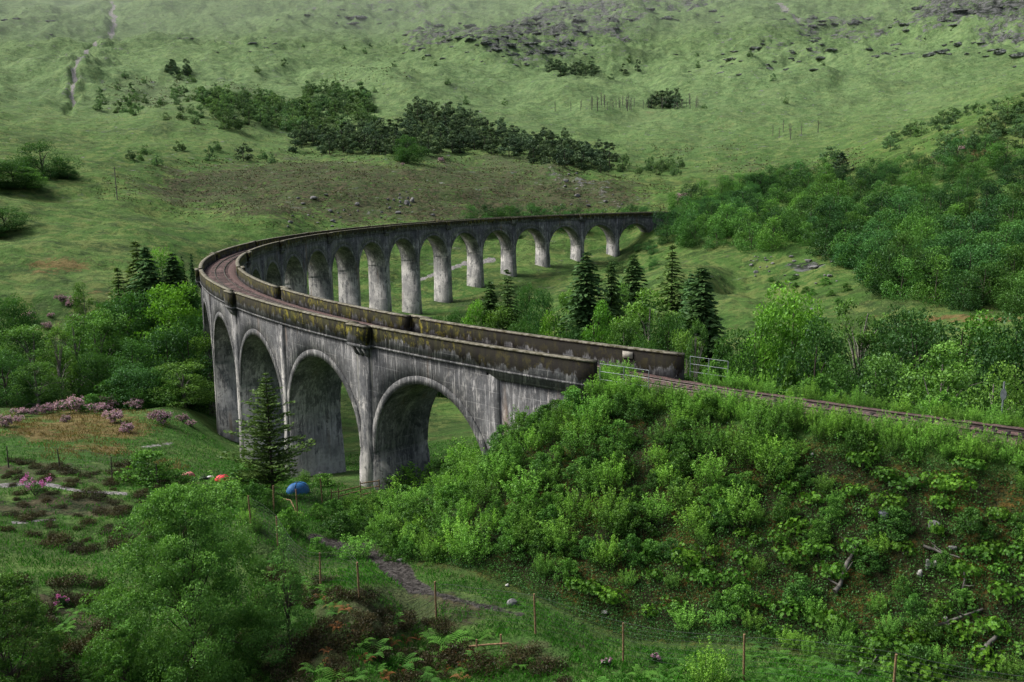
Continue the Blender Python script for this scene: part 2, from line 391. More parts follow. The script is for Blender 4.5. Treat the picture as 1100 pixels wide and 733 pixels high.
# ground
def ground_mat():
    t = NT('ground'); p = t.pos()
    sx = t.n('ShaderNodeSeparateXYZ'); t.link(p, sx.inputs[0]); farm = t.ramp(sx.outputs[1], 200.0, 520.0)
    big = t.noise(p, .010, 6, .6); mid = t.noise(p, .07, 7, .7); fine = t.noise(p, .45, 7, .72); vfine = t.noise(p, 3.5, 5, .7)
    def sv(v, n, sc, d=6, r=.7, di=.4):
        st = t.n('ShaderNodeVectorMath', operation='MULTIPLY'); t.link(p, st.inputs[0]); st.inputs[1].default_value = v
        return t.noise(st.outputs[0], sc, d, r, di)
    streak = sv((.30, 1.0, 1.0), 0, .055); streak2 = sv((1.0, .35, .4), 0, .10)
    def C3(f, lo, hi, g, col, k): return t.mix(t.math('MULTIPLY', t.ramp(f, lo, hi), k), g, col)
    g = t.mix(t.ramp(big, .40, .60), (.050, .122, .024), (.088, .172, .040))
    g = C3(mid, .50, .62, g, (.125, .195, .055), .8)
    g = C3(streak, .50, .60, g, (.040, .072, .022), .75)
    g = C3(streak2, .54, .64, g, (.055, .080, .030), .65)
    g = C3(fine, .50, .62, g, (.040, .080, .018), .7)
    g = C3(t.math('SUBTRACT', 1.0, fine), .55, .66, g, (.16, .23, .07), .5)
    g = C3(vfine, .52, .68, g, (.13, .215, .055), .4)
    tus = t.noise(p, .16, 8, .8, .2); g = C3(tus, .55, .64, g, (.085, .080, .035), .55)
    mg = t.ramp(sx.outputs[1], 95.0, 170.0)
    g = t.mix(t.math('MULTIPLY', t.math('MULTIPLY', mg, t.ramp(t.noise(p, .13, 8, .78, .3), .50, .58)), .65), g, (.17, .21, .065))
    g = t.mix(t.math('MULTIPLY', t.math('MULTIPLY', mg, t.ramp(t.noise(p, .24, 7, .75, .5), .54, .60)), .6), g, (.028, .055, .018))
    hm = t.attr('heath')
    hn = t.math('ADD', t.math('MULTIPLY', fine, .4), t.math('ADD', t.math('MULTIPLY', mid, .35), t.math('MULTIPLY', tus, .35)))
    hf = t.ramp(t.math('ADD', t.math('MULTIPLY', hm, .225), hn), .69, .745)
    hf = t.math('MULTIPLY', hf, t.ramp(hm, .02, .25))
    hcol = t.mix(t.ramp(fine, .42, .58), (.014, .017, .011), (.095, .078, .050))
    hcol = t.mix(t.math('MULTIPLY', t.ramp(tus, .47, .56), .65), hcol, (.065, .105, .035))
    g = t.mix(t.math('MULTIPLY', hf, .88), g, hcol)
    bm = t.attr('bracken')
    bf = t.ramp(t.math('ADD', t.math('MULTIPLY', bm, .22), hn), .69, .78)
    bf = t.math('MULTIPLY', bf, t.ramp(bm, .02, .25))
    g = t.mix(t.math('MULTIPLY', bf, .8), g, t.mix(t.ramp(fine, .42, .60), (.12, .058, .025), (.22, .16, .07)))
    fm = t.ramp(sx.outputs[1], 450.0, 900.0)
    t4 = t.noise(p, .035, 9, .78, .6); t5 = sv((1.0, .55, .2), 0, .03, 7, .7, .8)
    g = t.mix(t.math('MULTIPLY', fm, .62), g, t.mix(t.ramp(tus, .43, .57), (.22, .325, .15), (.115, .185, .085)))  # far turf pales with distance: haze painted into its colour
    g = t.mix(t.math('MULTIPLY', t.math('MULTIPLY', fm, t.ramp(t4, .53, .60)), .35), g, (.075, .105, .055))
    g = t.mix(t.math('MULTIPLY', t.math('MULTIPLY', fm, t.ramp(t5, .54, .62)), .25), g, (.22, .31, .13))
    so = t.attr('soil')
    g = t.mix(t.math('MULTIPLY', so, .92), g, t.mix(t.ramp(fine, .45, .60), (.022, .018, .011), t.mix(t.ramp(vfine, .42, .6), (.030, .045, .014), (.11, .065, .018))))
    di = t.attr('dirt')
    df = t.ramp(t.math('ADD', t.math('MULTIPLY', di, .45), fine), .62, .78)
    g = t.mix(t.math('MULTIPLY', df, t.ramp(di, .02, .3)), g, t.mix(t.ramp(vfine, .42, .6), (.030, .027, .025), (.095, .088, .083)))
    rk = t.attr('rock')
    rn = t.noise(p, .045, 9, .78, .4); rn2 = sv((.5, 1.0, 1.3), 0, .22, 7, .75)
    rf = t.ramp(t.math('ADD', t.math('MULTIPLY', rk, .245), t.math('ADD', t.math('MULTIPLY', rn, .6), t.math('MULTIPLY', rn2, .4))), .68, .735)
    rf = t.math('MULTIPLY', rf, t.ramp(rk, .02, .2))
    rcol = t.mix(t.ramp(rn2, .42, .60), (.016, .021, .018), (.17, .175, .175))
    rcol = t.mix(t.math('MULTIPLY', t.ramp(fine, .5, .62), .45), rcol, (.06, .09, .035))
    g = t.mix(rf, g, rcol)
    so2 = t.ramp(t.math('ADD', t.math('MULTIPLY', rn, .55), t.math('MULTIPLY', rn2, .45)), .575, .62)
    g = t.mix(t.math('MULTIPLY', t.math('MULTIPLY', so2, farm), .8), g, rcol)
    so3 = t.ramp(t.noise(p, .16, 5, .7, .2), .645, .68)
    g = t.mix(t.math('MULTIPLY', t.math('MULTIPLY', so3, farm), .7), g, (.22, .22, .22))
    pa = t.attr('pale')
    pf = t.ramp(t.math('ADD', t.math('MULTIPLY', pa, .5), fine), .66, .82)
    g = t.mix(t.math('MULTIPLY', pf, t.ramp(pa, .05, .3)), g, t.mix(t.ramp(vfine, .4, .6), (.16, .15, .145), (.34, .33, .33)))
    h = t.math('ADD', t.math('MULTIPLY', mid, 4.0), t.math('ADD', t.math('MULTIPLY', fine, 1.6), t.math('MULTIPLY', rn2, 3.0)))
    return t.principled(g, .95, .1, bump=h, bs=.7, bd=1.0)
M['ground'] = ground_mat()

# weathered concrete of the viaduct
def concrete_mat(name, moss=0.0, soffit=0.0, light=0.0):
    t = NT(name); p = t.pos(); sp = t.n('ShaderNodeSeparateXYZ'); t.link(p, sp.inputs[0])
    dx = t.math('SUBTRACT', sp.outputs[0], CX); dy = t.math('SUBTRACT', sp.outputs[1], CY)
    th = t.math('ARCTAN2', t.math('MULTIPLY', dy, -1.0), t.math('MULTIPLY', dx, -1.0))    # cut lies away from the deck
    rr = t.math('SQRT', t.math('ADD', t.math('MULTIPLY', dx, dx), t.math('MULTIPLY', dy, dy)))
    u = t.math('MULTIPLY', th, R)
    dz = t.math('MULTIPLY_ADD', th, G * R, Z0 + G * R * (PI - 3.0))       # parapet-top height there
    v = t.math('SUBTRACT', dz, sp.outputs[2])                              # metres below parapet top
    def vec(a, b, c, z=None):
        return t.n('ShaderNodeCombineXYZ', ins={0: t.math('MULTIPLY', u, a), 1: t.math('MULTIPLY', rr, b), 2: t.math('MULTIPLY', v, c)}).outputs[0]
    streak = t.noise(vec(1.6, 1.6, .10), 1.0, 6, .7)
    streak2 = t.noise(vec(4.5, 4.5, .22), 1.0, 4, .7)
    blot = t.noise(vec(.28, .28, .22), 1.0, 5, .6)
    fine = t.noise(vec(2.2, 2.2, 2.2), 1.0, 6, .7)
    blot2 = t.noise(vec(.55, .55, .42), 1.0, 8, .72, .8)
    c = t.mix(t.ramp(blot, .38, .62), (.19, .19, .185), (.42, .41, .385))
    c = t.mix(t.math('MULTIPLY', t.ramp(fine, .45, .62), .4), c, (.13, .13, .13))
    # dark water staining, heaviest near the top
    topd = t.n('ShaderNodeMapRange', ins={0: v, 1: 0.5, 2: 17.0, 3: .115, 4: -.045}).outputs[0]
    dk = t.ramp(t.math('ADD', t.math('ADD', t.math('MULTIPLY', streak, .42), t.math('MULTIPLY', blot2, .58)), topd), .485, .535)
    c = t.mix(t.math('MULTIPLY', dk, .82), c, t.mix(t.ramp(fine, .4, .6), (.030, .033, .037), (.095, .10, .105)))
    dk2 = t.ramp(t.math('ADD', streak2, topd), .53, .60)
    c = t.mix(t.math('MULTIPLY', dk2, .5), c, (.035, .037, .042))
    lt = t.ramp(t.math('ADD', t.noise(vec(3.2, 3.2, .30), 1.0, 6, .8, .6), t.math('MULTIPLY', blot, .25)), .672, .72)
    c = t.mix(t.math('MULTIPLY', lt, .42), c, (.52, .51, .50))
    # pour lines of the concrete lifts
    wv = t.math('FRACT', t.math('MULTIPLY', t.math('ADD', v, t.math('MULTIPLY', fine, .10)), 1 / 1.22))
    ln = t.math('SUBTRACT', 1.0, t.ramp(wv, 0.0, .07))
    ln = t.math('MULTIPLY', ln, t.ramp(t.noise(vec(.4, .4, .8), 1.0, 3, .6), .42, .62))
    c = t.mix(t.math('MULTIPLY', ln, .38), c, (.36, .36, .35))
    # square pale repairs
    bk = t.n('ShaderNodeTexVoronoi', feature='F1', distance='CHEBYCHEV', ins={'Scale': 1.0, 'Randomness': .8}); t.link(vec(.21, .0, .42), bk.inputs['Vector'])
    pick = t.n('ShaderNodeSeparateColor'); t.link(bk.outputs['Color'], pick.inputs[0])
    rep = t.math('MULTIPLY', t.math('LESS_THAN', bk.outputs['Distance'], .17), t.math('GREATER_THAN', pick.outputs[0], .80))
    c = t.mix(t.math('MULTIPLY', rep, .5), c, t.mix(fine, (.25, .245, .23), (.42, .41, .39)))
    # rust/brown weeping
    ru = t.ramp(t.noise(vec(.7, .7, .06), 1.0, 4, .6), .60, .72)
    c = t.mix(t.math('MULTIPLY', ru, .45), c, (.16, .10, .06))
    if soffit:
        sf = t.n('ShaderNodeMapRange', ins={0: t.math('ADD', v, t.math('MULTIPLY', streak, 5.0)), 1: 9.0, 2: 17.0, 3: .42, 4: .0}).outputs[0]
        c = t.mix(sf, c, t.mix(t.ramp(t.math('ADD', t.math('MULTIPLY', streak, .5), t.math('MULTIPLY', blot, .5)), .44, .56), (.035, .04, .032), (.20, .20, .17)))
    if moss:
        mm = t.noise(vec(.9, .9, .35), 1.0, 6, .7)
        lim = t.n('ShaderNodeMapRange', ins={0: v, 1: .1, 2: 2.3, 3: .32, 4: -.3}).outputs[0]
        mf = t.ramp(t.math('ADD', mm, lim), .46, .56)
        mc = t.mix(t.ramp(streak, .42, .62), (.012, .012, .008), (.048, .050, .012))
        mc = t.mix(t.ramp(t.noise(vec(1.5, 1.5, 1.0), 1.0, 6, .75), .50, .62), mc, (.17, .15, .018))
        lowf = t.ramp(t.noise(vec(.05, .05, .1), 1.0, 3, .6), .42, .6)
        mc = t.mix(t.math('MULTIPLY', t.math('SUBTRACT', 1.0, lowf), .7), mc, (.020, .017, .013))
        mc = t.mix(t.math('MULTIPLY', t.ramp(t.math('ADD', u, t.math('MULTIPLY', blot, 20.0)), 136.0, 158.0), .8), mc, (.014, .012, .011))
        c = t.mix(mf, c, mc)
    return t.principled(c, .92, .2, bump=t.math('ADD', fine, t.math('MULTIPLY', ln, -.5)), bs=.5, bd=.06)
M['concrete'] = concrete_mat('concrete')
M['parapet'] = concrete_mat('mossy_parapet', moss=1)
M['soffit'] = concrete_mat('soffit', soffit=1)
M['coping'] = plain('coping', (.17, .16, .13), scale=2.2, var=.5, dark=(.05, .045, .018))
M['cream_sheet'] = plain('cream_sheet', (.33, .31, .27), scale=3, var=.2)
def ballast_mat():
    t = NT('ballast'); p = t.pos()
    v = t.n('ShaderNodeTexVoronoi', ins={'Scale': 9.0}); t.link(p, v.inputs['Vector'])
    n = t.noise(p, .8, 4, .6)
    sc = t.n('ShaderNodeSeparateColor'); t.link(v.outputs['Color'], sc.inputs[0])
    c = t.mix(sc.outputs[0], (.05, .032, .030), (.20, .125, .115))
    c = t.mix(t.math('MULTIPLY', t.ramp(n, .45, .7), .5), c, (.10, .085, .08))
    return t.principled(c, .9, .2, bump=v.outputs['Distance'], bs=.8, bd=.06)
M['ballast'] = ballast_mat()

# ------------------------------------------------------------------ ground sheet
V = np.stack([gX, gY, gZ], -1).reshape(-1, 3)
ii, jj = np.meshgrid(np.arange(NA - 1), np.arange(ND - 1), indexing='ij')
a = (ii * ND + jj).ravel()
me = mesh_np('ground', V, np.stack([a, a + 1, a + ND + 1, a + ND], 1)[:, ::-1], M['ground'], smoothf=True)
for nm, arr in (('heath', heath), ('rock', rock), ('bracken', bracken), ('dirt', dirt), ('pale', pale), ('soil', soil)):
    at_ = me.attributes.new(nm, 'FLOAT', 'POINT'); at_.data.foreach_set('value', arr.astype(np.float32).ravel())
put('ground', me, kind='structure')

# ------------------------------------------------------------------ viaduct
ORG = Vector((float(CX - R), float(CY), -44.0))
via = put('railway_viaduct', None, loc=ORG, label='long curved concrete railway viaduct of twenty one arches crossing the green valley', cat='viaduct')
OFS = np.array(ORG)
def vput(name, mb, mat, parent=via, **k):
    o = put(name, mb.mesh(name, mat, **k), parent)
    if parent is via: mb_loc = None
    return o
def vadd(mb):                                  # move to the viaduct's own frame
    mb.v = [v - OFS for v in mb.v]; return mb
AR = 7.62 / R                                   # half span in radians
CROWN = 4.29; SPR = CROWN + 7.62; TOPW = 1.55   # below parapet top
def strip_solid(mb, ths, lo, hi, r0, r1, ends=True):
    """solid following the curve; lo/hi = metres below parapet top per station"""
    ths = np.asarray(ths); n = len(ths)
    lo = np.broadcast_to(lo, (n,)); hi = np.broadcast_to(hi, (n,))
    A = deck(ths, r0); B = deck(ths, r1)
    ring = np.stack([A - np.stack([0*lo, 0*lo, lo], -1), B - np.stack([0*lo, 0*lo, lo], -1), B - np.stack([0*hi, 0*hi, hi], -1), A - np.stack([0*hi, 0*hi, hi], -1)], 1)
    f = []
    for i in range(n - 1):
        for j in range(4):
            a = i * 4 + j; b = i * 4 + (j + 1) % 4; f.append((a, b, b + 4, a + 4))
    f.append((3, 2, 1, 0)); e = (n - 1) * 4; f.append((e, e + 1, e + 2, e + 3))
    mb.add(ring.reshape(-1, 3), f)
for k in range(21):
    t0 = th_arch(k)
    # spandrel and vault of one span
    al = np.linspace(-PI / 2, PI / 2, 41)
    us = t0 + np.sin(al) * AR; vs = SPR - np.cos(al) * 7.62
    mb = MB(); A0 = deck(us, -HW + .12); B0 = deck(us, HW - .12)
    dn = lambda P, v: P - np.stack([0 * v, 0 * v, v], -1)
    tp = np.full(len(us), TOPW)
    al_, ah, bl, bh = dn(A0, vs), dn(A0, tp), dn(B0, vs), dn(B0, tp)
    n = len(us); Vv = np.concatenate([al_, ah, bl, bh]); f = []; mi = []
    for i in range(n - 1):
        f += [(i, i + 1, n + i + 1, n + i), (2*n + i + 1, 2*n + i, 3*n + i, 3*n + i + 1), (i + 1, i, 2*n + i, 2*n + i + 1), (n + i, n + i + 1, 3*n + i + 1, 3*n + i)]
        mi += [0, 0, 1, 0]
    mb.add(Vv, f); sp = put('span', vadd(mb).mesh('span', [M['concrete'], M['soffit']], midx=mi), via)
    # arch ring, slightly proud, one band on each face
    for r0, r1 in ((HW - .12, HW - .055), (-HW + .12, -HW + .055)):
        mb = MB(); al2 = np.linspace(-PI / 2, PI / 2, 33); Vv = []
        for a_ in al2:
            for rr, q in ((r0, 7.60), (r1, 7.60), (r1, 8.3), (r0, 8.3)):
                Vv.append(deck(t0 + math.sin(a_) * q / R, rr, -(SPR - math.cos(a_) * q)))
        f = [(i * 4 + j, i * 4 + (j + 1) % 4, (i + 1) * 4 + (j + 1) % 4, (i + 1) * 4 + j) for i in range(32) for j in range(4)]
        mb.add(Vv, f); put('arch_ring', vadd(mb).mesh('arch_ring', M['concrete']), sp)
for j in range(0, 22):
    tp_ = th_pier(j)
    if j == 0: a, b = tp_ - .055, th_arch(0) - AR
    elif j == 21: a, b = th_arch(20) + AR, TS + .005
    else: a, b = th_arch(j - 1) + AR, th_arch(j) - AR
    mid = (a + b) / 2
    gz = float(min(ground(*deck(t_, o_)[:2]) for t_ in (a, b) for o_ in (-HW, HW)))
    base = float(deck(mid)[2]) - gz + 1.5
    mb = MB()
    hts = [TOPW, SPR]; 
    rows = [(TOPW, 0, 0), (SPR, 0, 0), (max(base * .7, SPR + .6), .05, .08), (max(base * .7, SPR + .6) + .04, .08, .12), (base, .18, .34)]
    if j in (0, 21): rows = [(TOPW if j == 0 else 2.4, 0, 0), (SPR, 0, 0), (base, .0, .1)]
    nst = 2 if j not in (0, 21) else 8
    rings = []
    for (v, du, dr) in rows:
        ths = np.linspace(a - du / R, b + du / R, nst)
        ring = np.concatenate([deck(ths, HW - .12 + dr, -v), deck(ths[::-1], -HW + .12 - dr, -v)])
        rings.append(ring)
    m_ = len(rings[0]); f = []
    for i in range(len(rings) - 1):
        for q in range(m_):
            f.append((i * m_ + q, i * m_ + (q + 1) % m_, (i + 1) * m_ + (q + 1) % m_, (i + 1) * m_ + q))
    for q in range(nst - 1): f.append((q + 1, q, m_ - 1 - q, m_ - 2 - q))
    mb.add(np.concatenate(rings), f)
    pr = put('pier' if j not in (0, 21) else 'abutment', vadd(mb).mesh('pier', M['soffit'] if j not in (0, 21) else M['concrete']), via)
    # pilasters on both faces
    wide = (j % 2 == 0)
    hwid = (.85 if wide else .5)
    for sgn in (-1, 1):
        mb = MB()
        for ub in ((-hwid, hwid),):
            c_ = mid if j not in (0, 21) else tp_
            m1 = max(base * .7, SPR + .6)
            rws = [(TOPW + (1.2 if wide else .1), .15), (SPR, .15), (m1, .15 + (.08 if nst == 2 else 0)), (base, .15 + (.34 if nst == 2 else .1))]
            pts = []
            for (v, pj) in rws:
                for (uu, oo) in ((ub[0], HW - .52), (ub[1], HW - .52), (ub[1], HW - .12 + pj), (ub[0], HW - .12 + pj)):
                    pts.append(deck(c_ + uu / R, sgn * oo, -v))
            pts = np.array(pts); mb.add(pts, [(q * 4 + e, q * 4 + (e + 1) % 4, q * 4 + 4 + (e + 1) % 4, q * 4 + 4 + e) for q in range(3) for e in range(4)] + [(3, 2, 1, 0), (12, 13, 14, 15)])
        put('pilaster', vadd(mb).mesh('pilaster', M['concrete']), pr)
# parapets with refuges over every second pier
TH0, TH1o, TH1i = th_pier(0) - .05, 4.0, 4.0205
EVEN = [th_pier(j) for j in range(2, 21, 2)]
for sgn, te in ((1, TH1o), (-1, TH1i)):
    rw = 1.2 / R; edges = [TH0]
    for e in EVEN: edges += [e - rw, e + rw]
    edges.append(te)
    pm, cm = MB(), MB()
    o0, o1 = HW - .42, HW + .04
    for i in range(0, len(edges) - 1):
        a, b = edges[i], edges[i + 1]; ref = i % 2 == 1
        ext = .6 if ref else 0.0
        ths = np.linspace(a - (.42 / R if ref else 0), b + (.42 / R if ref else 0), max(2, int((b - a) * R / 1.5) + 1))
        r0, r1 = sgn * (o0 + ext), sgn * (o1 + ext)
        strip_solid(pm, ths, 1.75 + .8 * np.clip((ths - 3.94) / .006, 0, 1), .12, r0, r1)
        strip_solid(cm, ths, .12, 0, sgn * (o0 + ext - .05), sgn * (o1 + ext + .06))
        if ref:                                        # side returns and corbelled floor
            for q in (a, b):
                qa, qb = (q - .42 / R, q) if q == a else (q, q + .42 / R)
                strip_solid(pm, [qa, qb], 1.75, .122, sgn * (o1 + .002), sgn * (o0 + ext - .002))
                strip_solid(cm, [qa, qb], .12, .002, sgn * (o1 + .062), sgn * (o0 + ext - .052))
            strip_solid(pm, ths, 2.05, 1.752, sgn * (o1 - .3), sgn * (o1 + ext + .05))
            for c_ in (a + .35 / R, (a + b) / 2, b - .35 / R):
                pts = [deck(c_ + uu / R, sgn * oo, -v) for v, o_in, o_out in ((2.9, HW - .3, HW + .1), (2.052, HW - .3, o1 + ext)) for uu, oo in ((-.2, o_in), (.2, o_in), (.2, o_out), (-.2, o_out))]
                pm.hexa(np.array(pts))
    pp = put('parapet', vadd(pm).mesh('parapet', M['parapet']), via)
    put('coping', vadd(cm).mesh('coping', M['coping']), pp)
# deck slab and ballast
mb = MB(); strip_solid(mb, np.linspace(TH0, 3.99, 200), 2.3, 2.1, -HW + .5, HW - .5)
put('deck', vadd(mb).mesh('deck', M['concrete']), via)
# string course under the parapets
for sgn in (-1, 1):
    mb = MB(); strip_solid(mb, np.linspace(TH0, TH1o, 220), 1.93, 1.755, sgn * (HW - .4), sgn * (HW + .10))
    put('string_course', vadd(mb).mesh('string_course', M['concrete']), via)

# ballast bed and track
ths = np.linspace(1.90, 4.72, 700)
prof = [(-2.58, -1.60), (-2.2, -1.36), (-1.4, -1.25), (0, -1.245), (1.4, -1.25), (2.2, -1.36), (2.58, -1.60)]
bv = []
for i, t_ in enumerate(ths):
    wd = 1.0 if t_ < 3.995 else 1.07
    for o_, z_ in prof:
        j_ = .04 * random.random()
        bv.append(deck(t_, o_ * wd, z_ + j_ + drop(t_) - (.3 if wd > 1 and abs(o_) > 2.5 else 0)))
n = len(prof); f = [(i * n + j, i * n + j + 1, (i + 1) * n + j + 1, (i + 1) * n + j) for i in range(len(ths) - 1) for j in range(n - 1)]
bed = put('ballast_bed', mesh_np('ballast_bed', bv, f, M['ballast']), kind='structure')
trk = put('railway_track', None, loc=tuple(deck(4.1)), label='single line of steel rails on dark sleepers along the viaduct deck and embankment', cat='railway track')
TO = deck(4.1)
for sgn in (-1, 1):
    mb = MB(); o = sgn * .7175
    ring = []
    prof_r = [(-.07, -1.21), (-.02, -1.19), (-.02, -1.10), (-.036, -1.09), (-.036, -1.05), (.036, -1.05), (.036, -1.09), (.02, -1.10), (.02, -1.19), (.07, -1.21)]
    tt = np.linspace(1.95, 4.70, 800); P = np.stack([deck(tt, o + a_, b_ + drop(tt)) for a_, b_ in prof_r], 1) - TO
    m_ = len(prof_r); f = [(i * m_ + j, i * m_ + j + 1, (i + 1) * m_ + j + 1, (i + 1) * m_ + j) for i in range(len(tt) - 1) for j in range(m_ - 1)]
    mb.add(P.reshape(-1, 3), f); put('rail', mb.mesh('rail', M['rail']), trk)
    mb = MB()
tsl = 4.33 - np.arange(0, 640) * (.68 / R); tsl = tsl[tsl > 1.96]
def sleeper(mb, t_):
    pts = [deck(t_ + uu / R, oo, v + float(drop(t_))) for v in (-1.40, -1.22) for uu, oo in ((-.13, -1.3), (.13, -1.3), (.13, 1.3), (-.13, 1.3))]
    mb.hexa(np.array(pts) - TO)
for t_ in tsl[:100]:
    mb = MB(); sleeper(mb, t_); put('sleeper', mb.mesh('sleeper', M['sleeper']), trk)
mb = MB()
for t_ in tsl[100:]: sleeper(mb, t_)
put('sleeper', mb.mesh('sleepers', M['sleeper']), trk, kind='stuff')

# metal railings at the near ends of the parapets
def railing(th0, th1, off, ztop, label):
    r = put('metal_railing', None, loc=tuple(deck(th0, off, -1.5)), label=label, cat='railing')
    o = deck(th0, off, -1.5)
    tt = np.linspace(th0, th1, 3)
    for t_ in tt:
        mb = MB(); mb.tube([deck(t_, off, -1.65) - o, deck(t_, off, ztop) - o], .03, 6); put('post', mb.mesh('post', M['steel']), r)
    for zz in (ztop, ztop - .55, ztop - 1.12):
        mb = MB(); mb.tube([deck(t_, off, zz) - o for t_ in tt], .02, 6); put('rail_bar', mb.mesh('rail_bar', M['steel']), r)
railing(4.0025, 4.024, 2.95, -.15, 'short galvanised metal railing beside the track at the end of the nearer parapet')
railing(4.0235, 4.0400, -2.95, -.15, 'short galvanised metal railing beyond the track at the end of the farther parapet')

# small cream sheet leaning on the parapet
mb = MB(); p0 = deck(3.993, HW - .55, -.62); 
strip_solid(mb, [3.9925, 3.9975], .8, .28, -(HW - .50), -(HW - .46))
o_ = deck(3.994, -(HW - .48), -1.0); mb.v = [v - o_ for v in mb.v]
put('notice_board', mb.mesh('notice_board', M['cream_sheet']), loc=tuple(o_), label='small blank cream board fixed to the inner face of the farther parapet', cat='board')

# ------------------------------------------------------------------ plants: mesh builders
def leaf_quads(P, size, up=.5, aspect=.55, rg=rng):
    n = len(P); size = np.broadcast_to(size, (n,))
    N = rg.normal(size=(n, 3)); N /= np.linalg.norm(N, axis=1)[:, None]; N[:, 2] += up; N /= np.linalg.norm(N, axis=1)[:, None]
    T = np.cross(N, rg.normal(size=(n, 3))); T /= np.linalg.norm(T, axis=1)[:, None] + 1e-9; B = np.cross(N, T)
    T = T * size[:, None] * .5; B = B * size[:, None] * .5 * aspect
    V = np.stack([P + T, P + B, P - T, P - B], 1).reshape(-1, 3)
    return V, np.arange(n * 4).reshape(n, 4)
def cloud(centers, rad, n, rg, flat=.7, shell=.55):
    """points spread through the outer part of a set of ellipsoid clumps; returns points and tone"""
    centers = np.asarray(centers); rad = np.asarray(rad)
    w = rad ** 2; w = w / w.sum()
    i = rg.choice(len(centers), n, p=w)
    d = rg.normal(size=(n, 3)); d /= np.linalg.norm(d, axis=1)[:, None]
    r = rad[i] * (shell + (1.08 - shell) * rg.random(n) ** .7)
    P = centers[i] + d * r[:, None] * np.array([1, 1, flat])
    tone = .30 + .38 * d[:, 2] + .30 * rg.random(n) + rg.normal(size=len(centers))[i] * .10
    return P, np.clip(tone, 0, 1)
def crown_pts(h, w, nc, nleaf, seed, zlo=.25, top=1.0, shape='round', cr=.2):
    rg = np.random.default_rng(seed); cs = []; rs = []
    while len(cs) < nc:
        z = rg.random(); a = rg.random() * 2 * PI
        if shape == 'round': prof = math.sqrt(max(0, 1 - (2 * z - .85) ** 2 / 1.35)) if z < .96 else .25
        elif shape == 'bush': prof = math.sqrt(max(0, 1 - z * z)) 
        elif shape == 'tall': prof = math.sin(PI * min(.97, z * .80 + .17)) ** .6
        else: prof = (1 - z) ** .8
        r = w * .5 * prof * ((.05 if shape == 'bush' else .3) + (.95 if shape == 'bush' else .7) * math.sqrt(rg.random())) * (1 + .22 * math.sin(3 * a + seed) )
        cs.append((r * math.cos(a), r * math.sin(a), h * (zlo + (1 - zlo) * z * .93)))
        rs.append(w * cr * rg.uniform(.6, 1.25) * (1 - .35 * z))
    P, tone = cloud(cs, rs, nleaf, rg, flat=.85)
    P[:, 2] = np.maximum(P[:, 2], .02 * h + rg.random(len(P)) * .1 * h)
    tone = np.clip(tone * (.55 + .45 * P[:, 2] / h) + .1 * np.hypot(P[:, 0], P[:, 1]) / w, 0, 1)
    return P, tone, np.array(cs), rg
def trunk_mesh(name, h, w, cs, rg, mat, r0=None, nb=14, kinds=1):
    mb = MB(); r0 = r0 or h * .022
    for q in range(kinds):
        z = np.linspace(-.4, h * .86, 9); off = rg.normal(size=2) * w * .05 * (q > 0)
        px = np.cumsum(rg.normal(size=9)) * h * .008 + off[0] * np.linspace(0, 3, 9); py = np.cumsum(rg.normal(size=9)) * h * .008 + off[1] * np.linspace(0, 3, 9)
        P = np.stack([px, py, z], 1); mb.tube(P, np.linspace(r0, r0 * .18, 9), 7)
    for c in cs[rg.permutation(len(cs))[:nb]]:
        z0 = max(.12 * h, c[2] * rg.uniform(.45, .75)); i = np.interp(z0, z, np.arange(9)); b = np.array([np.interp(z0, z, px), np.interp(z0, z, py), z0])
        m = (b + c) / 2 + np.array([0, 0, .06 * h]); rr = r0 * (1 - z0 / h) * .55 + .008
        mb.tube([b, m, c], [rr, rr * .65, rr * .25], 5)
    return mb.mesh(name, mat, smoothf=True)
def broad(name, h, w, nc, nleaf, leaf, mat, bark, seed, **k):
    kinds = k.pop('kinds', 1); nb = k.pop('nb', 14); rt = k.pop('rt', None)
    P, tone, cs, rg = crown_pts(h, w, nc, nleaf, seed, **k)
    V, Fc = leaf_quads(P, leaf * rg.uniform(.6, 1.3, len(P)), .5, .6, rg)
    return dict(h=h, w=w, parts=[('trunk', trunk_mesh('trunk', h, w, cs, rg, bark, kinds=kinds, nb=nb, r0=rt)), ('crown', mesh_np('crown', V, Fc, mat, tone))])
def far_broad(h, w, nleaf, leaf, mat, seed, shape='round', zlo=.1, nc=16):
    P, tone, cs, rg = crown_pts(h, w, nc, nleaf, seed, zlo=zlo, shape=shape, cr=.22)
    V, Fc = leaf_quads(P, leaf * rg.uniform(.6, 1.3, len(P)), .5, .7, rg)
    mb = MB(); mb.tube([(0, 0, -.5), (0, 0, h * .7)], [h * .02, h * .008], 5)
    TV = np.concatenate(mb.v); TF_ = np.concatenate([f.reshape(-1, 4) for f in mb.f])
    me = mesh_np('tree', np.concatenate([V, TV]), np.concatenate([Fc, TF_ + len(V)]), [mat, M['bark']], np.concatenate([tone, np.zeros(len(TF_))]), midx=[0] * len(Fc) + [1] * len(TF_))
    return dict(h=h, w=w, one=me)
